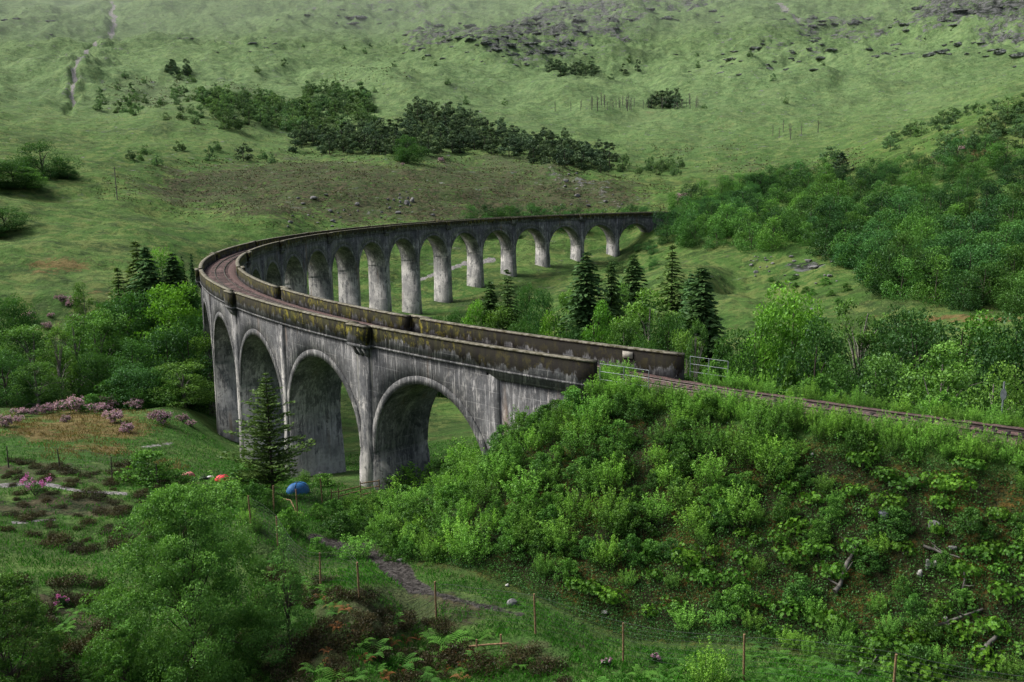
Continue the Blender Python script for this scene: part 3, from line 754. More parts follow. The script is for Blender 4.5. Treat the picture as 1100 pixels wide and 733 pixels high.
def conifer(h, w, seed, mat, needle=.34, whorls=34, nb=9, dens=1.0, droop=.35, zlo=.06, power=.85, pine=False):
    rg = np.random.default_rng(seed); pts = []; dirs = []; tone = []; sz = []
    mb = MB(); z = np.linspace(-.4, h * .99, 8); mb.tube(np.stack([0 * z, 0 * z, z], 1), np.linspace(h * .014, .015, 8), 7)
    for i in range(whorls):
        t_ = zlo + (1 - zlo) * (i + rg.random() * .5) / whorls
        L0 = w * .5 * (1 - t_) ** power * (1 if t_ > .2 else .8 + t_)
        if pine: L0 = w * .5 * math.sin(PI * min(1, (t_ * .80 + .2))) ** .7 * (1 - .45 * t_) * rg.uniform(.6, 1.2)
        for b in range(nb):
            a = rg.random() * 2 * PI; L = L0 * rg.uniform(.5, 1.22) * (1 + .22 * math.sin(2 * a + seed + t_ * 5)) + .1
            d = np.array([math.cos(a), math.sin(a), 0.]); n = max(3, int(L / (needle * .42) * dens))
            s_ = np.sort(rg.random(n)) * .95 + .05
            zz = t_ * h + (s_ * L) * (.12 if not pine else .35) - droop * L * s_ ** 2
            c = d * (s_ * L)[:, None]; c[:, 2] = zz
            side = np.cross(d, (0, 0, 1)) * rg.choice([-1, 1], n)[:, None]
            c = c + side * (rg.random(n) * .22 * L * (1 - s_ * .6))[:, None] + rg.normal(size=(n, 3)) * .05 * needle
            pts.append(c); dirs.append(d + side * .7 + np.array([0, 0, -.25 if not pine else .3]) + rg.normal(size=(n, 3)) * .3)
            tone.append(np.clip(.15 + .55 * s_ + rg.normal(size=n) * .15, 0, 1)); sz.append(np.full(n, needle) * rg.uniform(.7, 1.3, n))
            if i % 2 == 0 and b % 2 == 0: mb.tube([(0, 0, t_ * h), d * L * .5 + (0, 0, t_ * h + .5 * L * (.12 if not pine else .35) - droop * L * .25), d * L * .85 + (0, 0, t_ * h + .85 * L * (.12 if not pine else .35) - droop * L * .72)], [.035 * h / 18 + .01, .02, .008], 4)
    P = np.concatenate(pts); D_ = np.concatenate(dirs); D_ /= np.linalg.norm(D_, axis=1)[:, None]; s = np.concatenate(sz)[:, None]
    N = rg.normal(size=P.shape) * .6 + np.array([0, 0, 1.]); B = np.cross(N, D_); B /= np.linalg.norm(B, axis=1)[:, None]
    V = np.stack([P - D_ * s * .5, P + B * s * .26, P + D_ * s * .6, P - B * s * .26], 1).reshape(-1, 3)
    return dict(h=h, w=w, parts=[('trunk', mb.mesh('trunk', M['bark'])), ('crown', mesh_np('crown', V, np.arange(len(V)).reshape(-1, 4), mat, np.concatenate(tone)))])
def far_conifer(h, w, n, leaf, mat, seed):
    rg = np.random.default_rng(seed); z = rg.random(n) ** 1.3; a = rg.random(n) * 2 * PI
    r = w * .5 * (1 - z) ** .85 * (.4 + .6 * rg.random(n)) * (1 + .25 * np.sin(z * 40))
    P = np.stack([r * np.cos(a), r * np.sin(a), h * (.06 + .92 * z)], 1)
    V, Fc = leaf_quads(P, leaf * rg.uniform(.6, 1.3, n), .4, .6, rg)
    return dict(h=h, w=w, one=mesh_np('tree', V, Fc, mat, np.clip(.2 + .5 * rg.random(n), 0, 1)))
def spawn(name, pr, loc, h, w, label, cat, group=None, rz=None, sink=.0):
    s = h / pr['h']; sw = w / pr['w']; rz = random.random() * 6.28 if rz is None else rz
    loc = (float(loc[0]), float(loc[1]), float(loc[2]) - sink)
    if 'one' in pr:
        return put(name, pr['one'], None, loc, rz, (sw, sw, s), label, cat, group)
    r = put(name, None, None, loc, rz, (sw, sw, s), label, cat, group)
    for n_, me_ in pr['parts']: put(n_, me_, r)
    return r
def px_tree(name, pr, px, pytop, D, wpx, label, cat, group=None, sink=.3):
    b = at(px, D, pytop + 30); top = float(ray(px, pytop)[2] * D); h = max(1.0, top - b[2]); sl = math.hypot(D, b[2])
    return spawn(name, pr, b, h, wpx * 1.05 * sl / F, label, cat, group, sink=sink)
def inpoly(x, y, poly):
    ins = np.zeros(x.shape, bool); n = len(poly)
    for i in range(n):
        x0, y0 = poly[i]; x1, y1 = poly[(i + 1) % n]
        c = ((y0 > y) != (y1 > y)) & (x < (x1 - x0) * (y - y0) / (y1 - y0 + 1e-12) + x0); ins ^= c
    return ins
def scatter(poly, D0, D1, n, gap, seed, tries=60000, extra=None):
    rg = np.random.default_rng(seed)
    az = rg.uniform(-.66, .66, tries); D = np.exp(rg.uniform(math.log(D0), math.log(D1), tries))
    x, y = np.sin(az) * D, np.cos(az) * D; z = ground(x, y); px, py = project(np.stack([x, y, z], -1))
    ok = inpoly(px, py, poly)
    if extra is not None: ok &= extra(x, y)
    x, y, z, D = x[ok], y[ok], z[ok], D[ok]; out = []
    for i in range(len(x)):
        g = gap(D[i]) if callable(gap) else gap
        if all((x[i] - a[0]) ** 2 + (y[i] - a[1]) ** 2 > g * g for a in out): out.append((x[i], y[i], z[i], D[i]))
        if len(out) >= n: break
    return out
def clear_of_viaduct(x, y, m=5.5):
    th = np.arctan2(-(y - CY), -(x - CX)) + PI
    return (np.abs(np.hypot(x - CX, y - CY) - R) > m) | (th > 4.05) | (th < 1.9)

P_ = {}
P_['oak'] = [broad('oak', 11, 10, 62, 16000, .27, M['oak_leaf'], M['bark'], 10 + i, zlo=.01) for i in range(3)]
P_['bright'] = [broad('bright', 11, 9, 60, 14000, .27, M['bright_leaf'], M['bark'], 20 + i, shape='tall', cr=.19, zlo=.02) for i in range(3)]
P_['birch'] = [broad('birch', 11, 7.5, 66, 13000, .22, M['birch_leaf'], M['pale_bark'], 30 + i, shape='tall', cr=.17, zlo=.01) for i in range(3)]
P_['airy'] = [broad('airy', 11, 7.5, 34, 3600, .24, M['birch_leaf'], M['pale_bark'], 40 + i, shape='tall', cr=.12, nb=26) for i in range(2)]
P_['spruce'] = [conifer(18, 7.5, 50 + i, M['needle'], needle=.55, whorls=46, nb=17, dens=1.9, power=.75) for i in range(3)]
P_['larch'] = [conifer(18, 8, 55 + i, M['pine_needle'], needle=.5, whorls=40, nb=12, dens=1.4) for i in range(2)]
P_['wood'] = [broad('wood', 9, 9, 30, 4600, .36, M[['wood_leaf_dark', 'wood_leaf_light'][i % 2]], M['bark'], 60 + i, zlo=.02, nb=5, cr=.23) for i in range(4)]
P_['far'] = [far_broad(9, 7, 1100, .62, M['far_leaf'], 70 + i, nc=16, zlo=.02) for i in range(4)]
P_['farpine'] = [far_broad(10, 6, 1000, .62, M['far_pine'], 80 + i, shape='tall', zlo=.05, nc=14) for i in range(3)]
P_['farfir'] = [far_conifer(13, 6, 900, .7, M['far_pine'], 90)]
P_['shrub'] = [broad('shrub', 1.8, 2.2, 60, 3400, .11, M['shrub_leaf'], M['bark'], 100 + i, shape='bush', zlo=.02, cr=.13, nb=5, rt=.02) for i in range(4)]
def spray(seed, h=1.9, w=2.2, ns=60, nl=58, leaf=.10):
    """upright shrub: many thin stems fanning out of the ground with leaves along each"""
    rg = np.random.default_rng(seed); P = []; tn = []; mb = MB()
    for i in range(ns):
        a = rg.random() * 6.28; rr = math.sqrt(rg.random()); L = h * (1.05 - .5 * rr ** 2) * rg.uniform(.65, 1.12)
        b = np.array([math.cos(a), math.sin(a), 0]) * rr * w * .28; e = np.array([math.cos(a), math.sin(a), 0]) * rr * w * .52 + rg.normal(size=3) * .1 * w; e[2] = L
        t_ = rg.random(nl) ** .7; t_[:6] = 1; pp = b + (e - b) * t_[:, None]; pp[:, 2] = L * t_ ** .8
        pp += rg.normal(size=(nl, 3)) * (.11 * (1.25 - t_ * .8))[:, None]; P.append(pp); tn.append(.12 + .62 * t_ * (L / h) + rg.normal() * .1 + rg.normal(size=nl) * .1)
        if i % 3 == 0: mb.tube([b - (0, 0, .1), (b + e) / 2 + (0, 0, .08 * L), e], [.014, .010, .005], 3)
    P = np.concatenate(P); P[:, 2] = np.maximum(P[:, 2], .02); V, Fc = leaf_quads(P, leaf * rg.uniform(.6, 1.3, len(P)), .7, .5, rg)
    return dict(h=h, w=w, parts=[('stem', mb.mesh('stem', M['bark'])), ('foliage', mesh_np('foliage', V, Fc, M['willow_leaf'], np.clip(np.concatenate(tn), 0, 1)))])
P_['willow'] = [spray(110 + i) for i in range(4)]
def rhodo(seed, flowers, h=1.6, w=2.2, nros=150, mat='rhodo_leaf', fl='blossom', lf=.145):
    """dome of leaf rosettes, optional flower heads"""
    rg = np.random.default_rng(seed); Vs = []; tones = []; N = 0
    cl = [(rg.uniform(-.3, .3) * w, rg.uniform(-.3, .3) * w, rg.uniform(.2, .62) * h, w * rg.uniform(.18, .3)) for _ in range(8)]
    ros = []
    for _ in range(nros):
        c = cl[rg.integers(8)]; d = rg.normal(size=3); d[2] = abs(d[2]) * .9 - .15; d /= np.linalg.norm(d)
        p = np.array(c[:3]) + d * c[3] * np.array([1, 1, .8]); ros.append((p, d))
    for p, d in ros:
        a0 = rg.random() * 6.28; tn = np.clip(.25 + .5 * d[2] + rg.normal() * .15, 0, 1)
        A = np.cross(d, (0.3, .1, .9)); A /= np.linalg.norm(A); B = np.cross(d, A)
        for q in range(9):
            an = a0 + q * 2 * PI / 9; o = A * math.cos(an) + B * math.sin(an); L = lf * rg.uniform(.7, 1.2)
            o2 = o + d * rg.uniform(-.1, .5); o2 /= np.linalg.norm(o2); s = np.cross(o2, d); s /= np.linalg.norm(s) + 1e-9
            Vs.append([p, p + o2 * L * .5 + s * L * .2, p + o2 * L, p + o2 * L * .5 - s * L * .2]); tones.append(np.clip(tn + rg.normal() * .12, 0, 1))
    V = np.array(Vs).reshape(-1, 3); V[:, 2] = np.maximum(V[:, 2], .02)
    cr_ = np.array([c[:3] for c in cl])
    parts = [('stem', trunk_mesh('stem', h * .6, w, cr_, rg, M['bark'], r0=.03, nb=7)), ('foliage', mesh_np('foliage', V, np.arange(len(V)).reshape(-1, 4), M[mat], tones))]
    if flowers:
        FP = []
        for p, d in ros:
            if d[2] > -.1 and rg.random() < flowers: FP.append(p + d * .12 + rg.normal(size=(16, 3)) * .085)
        FP = np.concatenate(FP); V2, F2 = leaf_quads(FP, .13 * rg.uniform(.7, 1.2, len(FP)), .6, .9, rg)
        parts.append(('blossom', mesh_np('blossom', V2, F2, M[fl], rg.random(len(F2)))))
    return dict(h=h, w=w, parts=parts)
P_['rhodo'] = [rhodo(120 + i, 0) for i in range(4)]
P_['pinkrhodo'] = [rhodo(130 + i, .6, mat='oak_leaf') for i in range(3)]
P_['greenrhodo'] = [rhodo(135, .12, mat='oak_leaf')]

# ------------------------------------------------------------------ mountain and mid-distance trees
def many(kind, names, pts, hr, wr, label, cat, group, seed=7, sink=.4):
    rg = random.Random(seed)
    for x, y, z, D in pts:
        pr = rg.choice(P_[kind]); h = rg.uniform(*hr); spawn(names, pr, (x, y, z), h, h * rg.uniform(*wr), label, cat, group, rz=rg.random() * 6.28, sink=sink)
many('farpine', 'pine_tree', scatter([(315,165),(420,168),(520,166),(600,180),(655,188),(655,168),(600,156),(540,146),(500,124),(450,118),(430,138),(370,146),(315,154)], 480, 900, 210, 5.5, 1, extra=lambda x, y: y > 500),
     (10, 15), (.6, .85), 'dark pine in the belt of trees on the ridge behind the viaduct', 'tree', 'pines in the belt on the ridge')
many('far', 'broadleaf_tree', scatter([(215,138),(400,150),(400,110),(380,96),(330,98),(300,110),(215,100)], 600, 1100, 130, 7, 2), (8, 14), (.7, 1.05), 'small grey green broadleaf tree on the lower mountainside', 'tree', 'broadleaf trees on the lower mountainside')
many('far', 'broadleaf_tree', scatter([(75,120),(210,135),(215,80),(130,80)], 600, 1300, 34, 12, 3), (6, 10), (.6, .9), 'small tree scattered beside the mountain stream gully', 'tree', 'trees scattered near the stream gully')
many('farpine', 'pine_tree', scatter([(590,84),(685,84),(685,76),(590,74)], 700, 1500, 26, 7, 4), (10, 14), (.5, .8), 'dark pine in the high cluster on the open mountainside', 'tree', 'pines high on the mountainside')
many('farpine', 'pine_tree', scatter([(176,82),(204,82),(204,76),(176,76)], 700, 1500, 9, 6, 5), (10, 13), (.6, .9), 'dark pine in the small clump above the stream trees', 'tree', 'pines in the small upper clump')
many('farpine', 'pine_tree', scatter([(698,117),(732,117),(732,110),(698,110)], 600, 1300, 8, 5, 6), (11, 14), (.7, 1.0), 'dark pine in the lone round clump below the crags', 'tree', 'pines in the lone round clump')
many('far', 'broadleaf_tree', scatter([(660,186),(735,190),(735,178),(660,176)], 450, 900, 14, 6, 7), (7, 11), (.5, .8), 'slender tree on the open slope past the viaduct end', 'tree', 'slender trees on the open slope')
many('far', 'broadleaf_tree', scatter([(390,110),(900,130),(900,60),(500,40),(250,50),(250,80)], 700, 1500, 30, 40, 8), (5, 8), (.6, 1.0), 'lone small bush high on the grassy mountainside', 'bush', 'lone bushes on the mountainside')
many('far', 'broadleaf_tree', scatter([(120,180),(300,178),(300,160),(120,160)], 450, 900, 9, 14, 9), (6, 9), (.6, .9), 'small tree on the heath left of the pine belt', 'tree', 'small trees on the heath')
# thin bare trunks on the mountainside
mbt = MB(); rg_ = np.random.default_rng(5)
mbt.tube([(0, 0, -.5), (.1, 0, 5), (0, .1, 9)], [.3, .2, .08], 5)
for _ in range(12):
    z_ = rg_.uniform(3, 8); a_ = rg_.random() * 6.28; mbt.tube([(0, 0, z_), (math.cos(a_) * 1.2, math.sin(a_) * 1.2, z_ + .8)], [.12, .05], 4)
bare = dict(h=9, w=2.5, one=mbt.mesh('bare_tree', M['dead_wood'])); P_['bare'] = [bare]
many('bare', 'bare_tree', scatter([(588,120),(750,120),(750,112),(640,112)], 600, 1300, 40, 4, 10), (7, 11), (.2, .35), 'thin bare dead trunk standing in the line on the mountainside', 'tree', 'bare trunks on the mountainside')
many('bare', 'bare_tree', scatter([(830,150),(880,150),(880,140),(830,140)], 500, 1300, 7, 4, 11), (7, 11), (.2, .35), 'thin bare dead trunk on the slope above the right wood', 'tree', 'bare trunks above the right wood')
px_tree('fir_tree', P_['farfir'][0], 903, 163, 455, 30, 'tall dark pointed fir rising above the right wood', 'tree')
px_tree('broadleaf_tree', P_['far'][0], 893, 153, 560, 22, 'pale tree standing alone above the dark pointed fir', 'tree')
px_tree('broadleaf_tree', P_['oak'][0], 438, 145, 540, 32, 'bright green rounded tree standing in front of the pine belt', 'tree')
px_tree('broadleaf_tree', P_['oak'][2], 816, 184, 430, 38, 'dark round spreading tree at the left edge of the right wood', 'tree')
px_tree('pine_tree', P_['farpine'][0], 262, 152, 560, 17, 'single dark tree standing alone on the slope left of the pine belt', 'tree')
# left edge
for px, pt_, D, w_, k, lab in [(45,150,438,46,'oak','large round dark tree on the skyline of the left hummock'), (14,170,412,44,'oak','dark tree at the left edge below the large round tree'), (75,176,436,18,'oak','small dark bush right of the large round tree on the hummock'),
      (-12,178,415,48,'birch','pale tree at the far left edge above the hummock'), (28,178,412,34,'birch','grey green tree filling the gap under the large round tree'), (5,220,330,44,'oak','dark rounded tree at the left edge halfway up the grass slope'), (-20,235,322,44,'oak','tree half out of view at the left edge of the grass slope')]:
    px_tree('broadleaf_tree', P_[k][abs(px) % 3], px, pt_, D, w_, lab, 'tree')
# right woods
RW1 = [(715,262),(760,272),(800,268),(850,272),(900,287),(960,318),(1010,335),(1180,340),(1180,215),(1000,222),(850,228),(715,228)]
many('wood', 'woodland_tree', scatter(RW1, 215, 560, 150, lambda D: 6.6, 21, extra=lambda x, y: clear_of_viaduct(x, y, 9)), (7.5, 12), (.8, 1.1), 'rounded green tree in the wood on the right of the valley', 'tree', 'trees of the wood on the right', 31, sink=.8)
many('wood', 'woodland_tree', scatter([(960,320),(1180,345),(1180,300),(1010,290),(950,280),(900,275),(930,300)], 200, 330, 30, 6.5, 28), (9, 13), (.8, 1.0), 'tall rounded tree along the lower edge of the right wood', 'tree', 'tall trees at the lower edge of the right wood', 38, sink=.8)
RW2 = [(735,222),(850,222),(1180,212),(1180,165),(1060,170),(960,185),(900,190),(840,195),(790,205)]
many('wood', 'hillside_tree', scatter(RW2, 330, 640, 100, lambda D: 8.0, 22), (6, 11), (.8, 1.1), 'dark green tree in the upper belt of the right wood', 'tree', 'trees of the upper right belt', 32, sink=.8)
many('far', 'hillside_tree', scatter([(945,162),(1000,180),(1060,168),(1180,160),(1180,112),(1060,118),(1000,132),(955,145)], 400, 600, 46, 8.0, 23), (5, 8), (.7, 1.1), 'small tree on the heathery ridge at the upper right', 'tree', 'trees on the upper right ridge', 33, sink=.6)
many('far', 'hillside_tree', scatter([(1040,160),(1180,160),(1180,112),(1080,116)], 380, 600, 22, 6.5, 29), (6, 9), (.8, 1.1), 'dark tree at the right end of the upper ridge', 'tree', 'trees at the right end of the upper ridge', 39, sink=.6)
many('shrub', 'slope_bush', scatter([(770,300),(900,300),(930,335),(800,300)], 200, 330, 10, 5, 24), (1.5, 2.6), (1.0, 1.5), 'small round bush on the rocky grass knoll', 'bush', 'bushes on the grass knoll', 34)
many('wood', 'abutment_bush', scatter([(655,275),(700,265),(735,300),(640,300)], 300, 420, 9, 4, 25, extra=lambda x, y: clear_of_viaduct(x, y, 4.5)), (3, 5), (.9, 1.3), 'bush crowding the last piers at the far end of the viaduct', 'bush', 'bushes at the far end of the viaduct', 35)
many('wood', 'abutment_tree', scatter([(710,250),(790,258),(790,228),(712,232)], 330, 460, 18, 5, 26, extra=lambda x, y: clear_of_viaduct(x, y, 6)), (6, 9), (.8, 1.1), 'green tree beside the far abutment of the viaduct', 'tree', 'trees beside the far abutment', 36)
many('wood', 'valley_tree', scatter([(500,262),(560,256),(640,250),(700,252),(700,236),(500,236)], 300, 430, 34, 4.5, 27, extra=lambda x, y: clear_of_viaduct(x, y, 8) & (np.hypot(x - CX, y - CY) > R)), (5, 8.5), (.8, 1.1), 'green tree seen through the far arches', 'tree', 'trees behind the far arches', 37)

# centre group below the near deck
CT = [(630,268,150,42,'spruce','tall dark spruce behind the near parapet, leftmost of the pointed row'), (657,277,156,24,'spruce','slim dark spruce, second of the pointed row behind the near parapet'),
 (681,272,168,34,'spruce','dark spruce behind the slim one in the pointed row'), (722,260,175,44,'larch','tall soft bluish larch between the spruces and the railing'), (754,284,140,44,'spruce','dense dark spruce nearest the railing, rightmost of the pointed row'),
 (742,292,150,30,'spruce','narrow dark spruce hidden against the dense rightmost spruce'), (527,300,180,30,'spruce','small dark conifer below the far piers, left one of a pair'), (545,286,176,34,'larch','feathery conifer below the far piers, right one of a pair'),
 (700,308,135,74,'birch','wide grey green birch in front of the spruces'), (672,335,130,40,'birch','low birch tucked between the dark spruces and the parapet'), (583,308,170,40,'oak','small rounded birch between the conifer pair and the spruces'),
 (562,338,150,44,'oak','mid green leafy tree just above the near parapet'), (596,330,150,46,'bright','bright green leafy tree left of the leftmost spruce'), (512,322,180,40,'bright','low bright bush below the feathery conifer'),
 (490,330,185,30,'oak','dark bush at the foot of the far piers'), (612,350,135,44,'oak','dark leafy tree low against the near parapet'), (470,338,190,26,'oak','olive bush just above the refuge gap in the parapet'),
 (850,294,122,92,'bright','large bright green tree with layered branches beyond the railing'), (815,326,118,64,'bright','bright green tree left of the large layered tree'), (880,338,112,76,'oak','dark leafy tree below the large layered tree'),
 (925,312,128,70,'airy','open airy tree with thin limbs right of the large layered tree'), (748,338,108,36,'airy','yellowish airy sapling beside the railing'), (790,350,105,56,'oak','dark green tree just right of the railing'),
 (985,334,112,100,'oak','wide dark tree behind the track at the right'), (1040,326,108,96,'bright','bright green tree behind the wide dark tree at the right'), (1092,332,104,96,'oak','dark tree at the right edge behind the signpost'),
 (1010,362,94,84,'birch','lower birch close behind the track at the right'), (945,372,98,66,'birch','birch beside the airy tree just behind the track'), (900,378,96,56,'oak','low dark tree close behind the track'),
 (1070,385,84,70,'birch','young birch just left of the signpost'), (850,385,98,60,'shrub','tall bush close behind the track below the large layered tree'), (1135,325,100,90,'oak','dark tree partly out of view at the right edge'),
 (770,392,96,36,'willow','low willow bush at the end of the railing'), (820,400,92,44,'willow','willow bush behind the start of the open track'), (540,325,175,40,'birch','pale birch right of the feathery conifer foot'), (568,300,200,30,'oak','round dark tree in the valley below the far piers'), (640,318,140,50,'bright','bright tree between the leftmost and slim spruces'), (665,300,160,36,'birch','pale tree top between two dark spruces'), (718,330,120,50,'oak','dark leafy tree in front of the soft bluish larch'), (610,305,165,34,'birch','grey green tree just left of the leftmost spruce'), (735,350,112,50,'birch','birch filling the gap left of the railing'), (965,322,125,66,'oak','dark tree right of the open airy tree'), (690,360,108,40,'oak','dark treetop peeping over the farther parapet')]
for i, (px, pt_, D, w_, k, lab) in enumerate(CT):
    w_ *= {'spruce': 2.1, 'larch': 1.9, 'birch': 1.2}.get(k, 1.1)
    nm = {'spruce': 'spruce_tree', 'larch': 'larch_tree', 'shrub': 'leafy_bush', 'willow': 'willow_bush', 'birch': 'birch_tree', 'airy': 'birch_tree'}.get(k, 'broadleaf_tree')
    px_tree(nm, P_[k][i % len(P_[k])], px, pt_, D, w_, lab, 'bush' if 'bush' in lab.split(',')[0] and k in ('shrub', 'willow') else 'tree')
pts = scatter([(760,440),(1160,500),(1160,420),(1000,400),(760,380)], 60, 100, 38, 2.6, 41, extra=lambda x, y: np.array([np.min(np.hypot(TRACK_XY[:, 0] - a, TRACK_XY[:, 1] - b)) for a, b in zip(x, y)]) > 4.2)
many('shrub', 'trackside_bush', [p for p in pts], (1.6, 3.2), (.9, 1.3), 'green bush on the far side of the open track', 'bush', 'bushes on the far side of the track', 42, sink=.2)
# left wood
LT = [(128,284,180,34,'larch','dark feathery conifer at the left of the pointed group'), (158,262,176,44,'spruce','dark spruce between the two tall pointed trees of the left wood'), (187,270,175,42,'spruce','dark spruce above the big round bright tree'), (148,256,182,44,'larch','tall dark pointed tree at the top of the left wood'), (176,262,186,52,'birch','tall narrow tree beside the tallest one in the left wood'), (197,273,190,12,'spruce','thin pointed conifer left of the viaduct bend'), (207,270,192,12,'spruce','thinnest pointed conifer nearest the viaduct bend'),
 (186,303,165,84,'bright','big round bright green tree left of the viaduct bend'), (135,306,172,70,'oak','bluish dark round tree left of the big bright one'), (200,345,150,60,'oak','dark green tree touching the first tall piers'), (145,362,150,56,'oak','rounded tree in the middle of the left wood'),
 (150,388,142,56,'oak','green bush tree at the foot of the left wood'), (196,385,140,60,'birch','pale tree at the foot of the tall piers'), (110,330,165,60,'birch','grey green tree left of the rounded middle tree'), (82,335,160,56,'birch','soft grey tree above the flowering rhododendrons'),
 (62,348,150,34,'airy','thin open tree with a visible stem in the left wood'), (28,345,160,62,'birch','wide grey green tree near the left edge'), (16,312,190,42,'oak','dark tree at the left edge of the wood'), (-12,330,170,56,'oak','dark tree cut by the left edge of the wood'),
 (5,375,150,50,'oak','low dark tree at the left edge above the rhododendrons'), (105,372,150,40,'oak','low dark tree behind the flowering shrubs'), (40,385,146,40,'birch','low grey tree behind the flowering shrubs at left'), (225,352,150,50,'birch','tree seen beside the tall narrow arches'),
 (205,298,178,50,'oak','dark tree crowding against the viaduct bend'), (168,292,180,54,'oak','dark tree top behind the big round bright one'), (120,322,176,50,'oak','dark bushy tree left of the bluish tree'), (212,330,160,44,'oak','dark tree squeezed beside the bend of the viaduct'), (178,350,152,56,'oak','dark green tree in front of the big round one'), (160,335,168,50,'oak','green tree between the bluish tree and the big round one'), (90,300,200,30,'birch','small tree at the upper edge of the left wood'), (125,400,143,40,'shrub','low round shrub at the wood foot'), (178,402,140,34,'shrub','low shrub at the foot of the pale tree')]
for i, (px, pt_, D, w_, k, lab) in enumerate(LT):
    w_ *= {'spruce': 1.7, 'larch': 1.9}.get(k, 1.12)
    nm = {'spruce': 'spruce_tree', 'birch': 'birch_tree', 'airy': 'birch_tree', 'shrub': 'leafy_bush'}.get(k, 'broadleaf_tree')
    px_tree(nm, P_[k][i % len(P_[k])], px, pt_, D, w_, lab, 'tree' if 'tree' in lab or k == 'spruce' else 'bush')
# rhododendrons in the meadow
RH = [(2,442,20,'at the left edge'),(21,431,15,''),(33,430,14,''),(43,427,17,''),(54,426,17,''),(75,428,27,'largest pink one left of the wood'),(68,438,13,''),(19,438,13,''),(86,426,14,''),(114,424,26,''),(107,432,20,''),(123,440,22,''),(133,446,18,''),(144,428,20,''),
      (172,440,24,''),(195,436,14,''),(204,437,12,''),(66,326,14,''),(77,330,20,''),(55,342,9,''),(31,345,16,''),(51,353,14,''),(83,345,12,''),(92,352,10,'')]
RH = [(a, b + (7 if b > 400 else 0), c, d) for a, b, c, d in RH]
hh = hit([r[0] for r in RH], [r[1] for r in RH])
for i, (px, py, w_, x_) in enumerate(RH):
    if py > 400: D_ = 141 - (py - 431) * 1.15; hh[i, :3] = at(px, D_, py); hh[i, 3] = D_
    if np.isnan(hh[i, 0]): continue
    D = hh[i, 3]; w = w_ * (.85 if py > 400 else .75) * D * 1.03 / F; up = py > 400
    lab = ('rhododendron bush with pale pink flowers ' + x_) if x_ else ('flowering pink rhododendron bush in the row along the meadow edge' if up else 'flowering pink rhododendron bush on the slope above the left wood')
    spawn('rhododendron_bush', P_['pinkrhodo'][i % 3], hh[i, :3], w * .72, w, lab.strip(), 'bush', None if x_ else ('rhododendrons along the meadow edge' if up else 'rhododendrons above the left wood'), sink=.1)
for px, py, w_, lab in [(154,436,26,'round green bush between the pink rhododendrons'), (188,433,18,'small green bush right of the pink rhododendrons'), (98,434,22,'green bush among the pink rhododendrons'), (232,505,0,'')]:
    if w_:
        q = np.append(at(px, 138, py), 138.0); w = w_ * 1.2 * q[3] / F; spawn('leafy_bush', P_['shrub'][0], q[:3], w * .7, w, lab, 'bush')
q = hit([474, 433, 1033, 733], [174, 178, 163, 217])
for a_, w_, lab in zip(q, (7, 4, 8, 14), ('tiny pink flowering bush in front of the pine belt', 'smallest pink flowering bush left of the rounded tree', 'pink flowering bush on the upper right ridge', 'pink flowering bush beside the far abutment')):
    if not np.isnan(a_[0]): w = w_ * a_[3] / F; spawn('rhododendron_bush', P_['pinkrhodo'][0], a_[:3], w * .7, w, lab, 'bush')

# ------------------------------------------------------------------ near embankment
def on_bank(x, y):
    return np.array([np.min(np.hypot(TRACK_XY[:, 0] - a, TRACK_XY[:, 1] - b)) for a, b in zip(x, y)])
BANKL = [(470,545),(520,500),(560,455),(600,425),(640,412),(700,415),(760,425),(820,436),(860,445),(850,520),(800,560),(740,600),(660,610),(560,600),(480,610),(420,600),(400,560)]
BANKR = [(850,445),(920,460),(1000,475),(1160,490),(1160,735),(960,735),(860,705),(760,680),(640,650),(540,615),(640,600),(740,590),(800,560),(840,520)]
okb = lambda x, y: (on_bank(x, y) > 3.5) & clear_of_viaduct(x, y, 3.9)
ptsL = scatter(BANKL, 40, 90, 290, .82, 51, tries=26000, extra=okb)
many('willow', 'willow_shrub', ptsL[0::2], (1.4, 2.4), (1.0, 1.4), 'pale leafy shrub covering the upper left of the railway embankment', 'shrub', 'pale leafy shrubs on the embankment', 52, sink=.1)
many('shrub', 'leafy_shrub', ptsL[1::2], (1.1, 2.0), (1.0, 1.5), 'mid green leafy shrub on the left half of the railway embankment', 'shrub', 'mid green shrubs on the embankment', 53, sink=.1)
ptsR = scatter(BANKR, 36, 90, 290, .86, 54, tries=26000, extra=okb)
many('rhodo', 'rhododendron_shrub', [p for i, p in enumerate(ptsR) if i % 5 in (0, 1, 3)], (.8, 1.5), (1.1, 1.7), 'yellow green rhododendron shrub without flowers on the embankment', 'shrub', 'rhododendron shrubs on the embankment', 55, sink=.1)
many('shrub', 'leafy_shrub', [p for i, p in enumerate(ptsR) if i % 5 in (2,)], (.9, 1.7), (1.0, 1.5), 'dark leafy shrub on the right half of the railway embankment', 'shrub', 'dark leafy shrubs on the embankment', 56, sink=.1)
many('willow', 'willow_shrub', [p for i, p in enumerate(ptsR) if i % 5 in (4,)], (.7, 1.3), (1.0, 1.5), 'low bright shrub on the lower railway embankment', 'shrub', 'low bright shrubs on the embankment', 57, sink=.1)
top = scatter([(635,440),(760,450),(860,467),(960,482),(1160,520),(1160,470),(960,447),(760,418),(635,405)], 42, 90, 150, .55, 58, tries=60000, extra=lambda x, y: (on_bank(x, y) > 2.35) & (on_bank(x, y) < 4.0))
many('willow', 'verge_shrub', top, (.9, 1.8), (.75, 1.1), 'low shrub on the verge along the near side of the track', 'shrub', 'low shrubs on the track verge', 59, sink=.1)
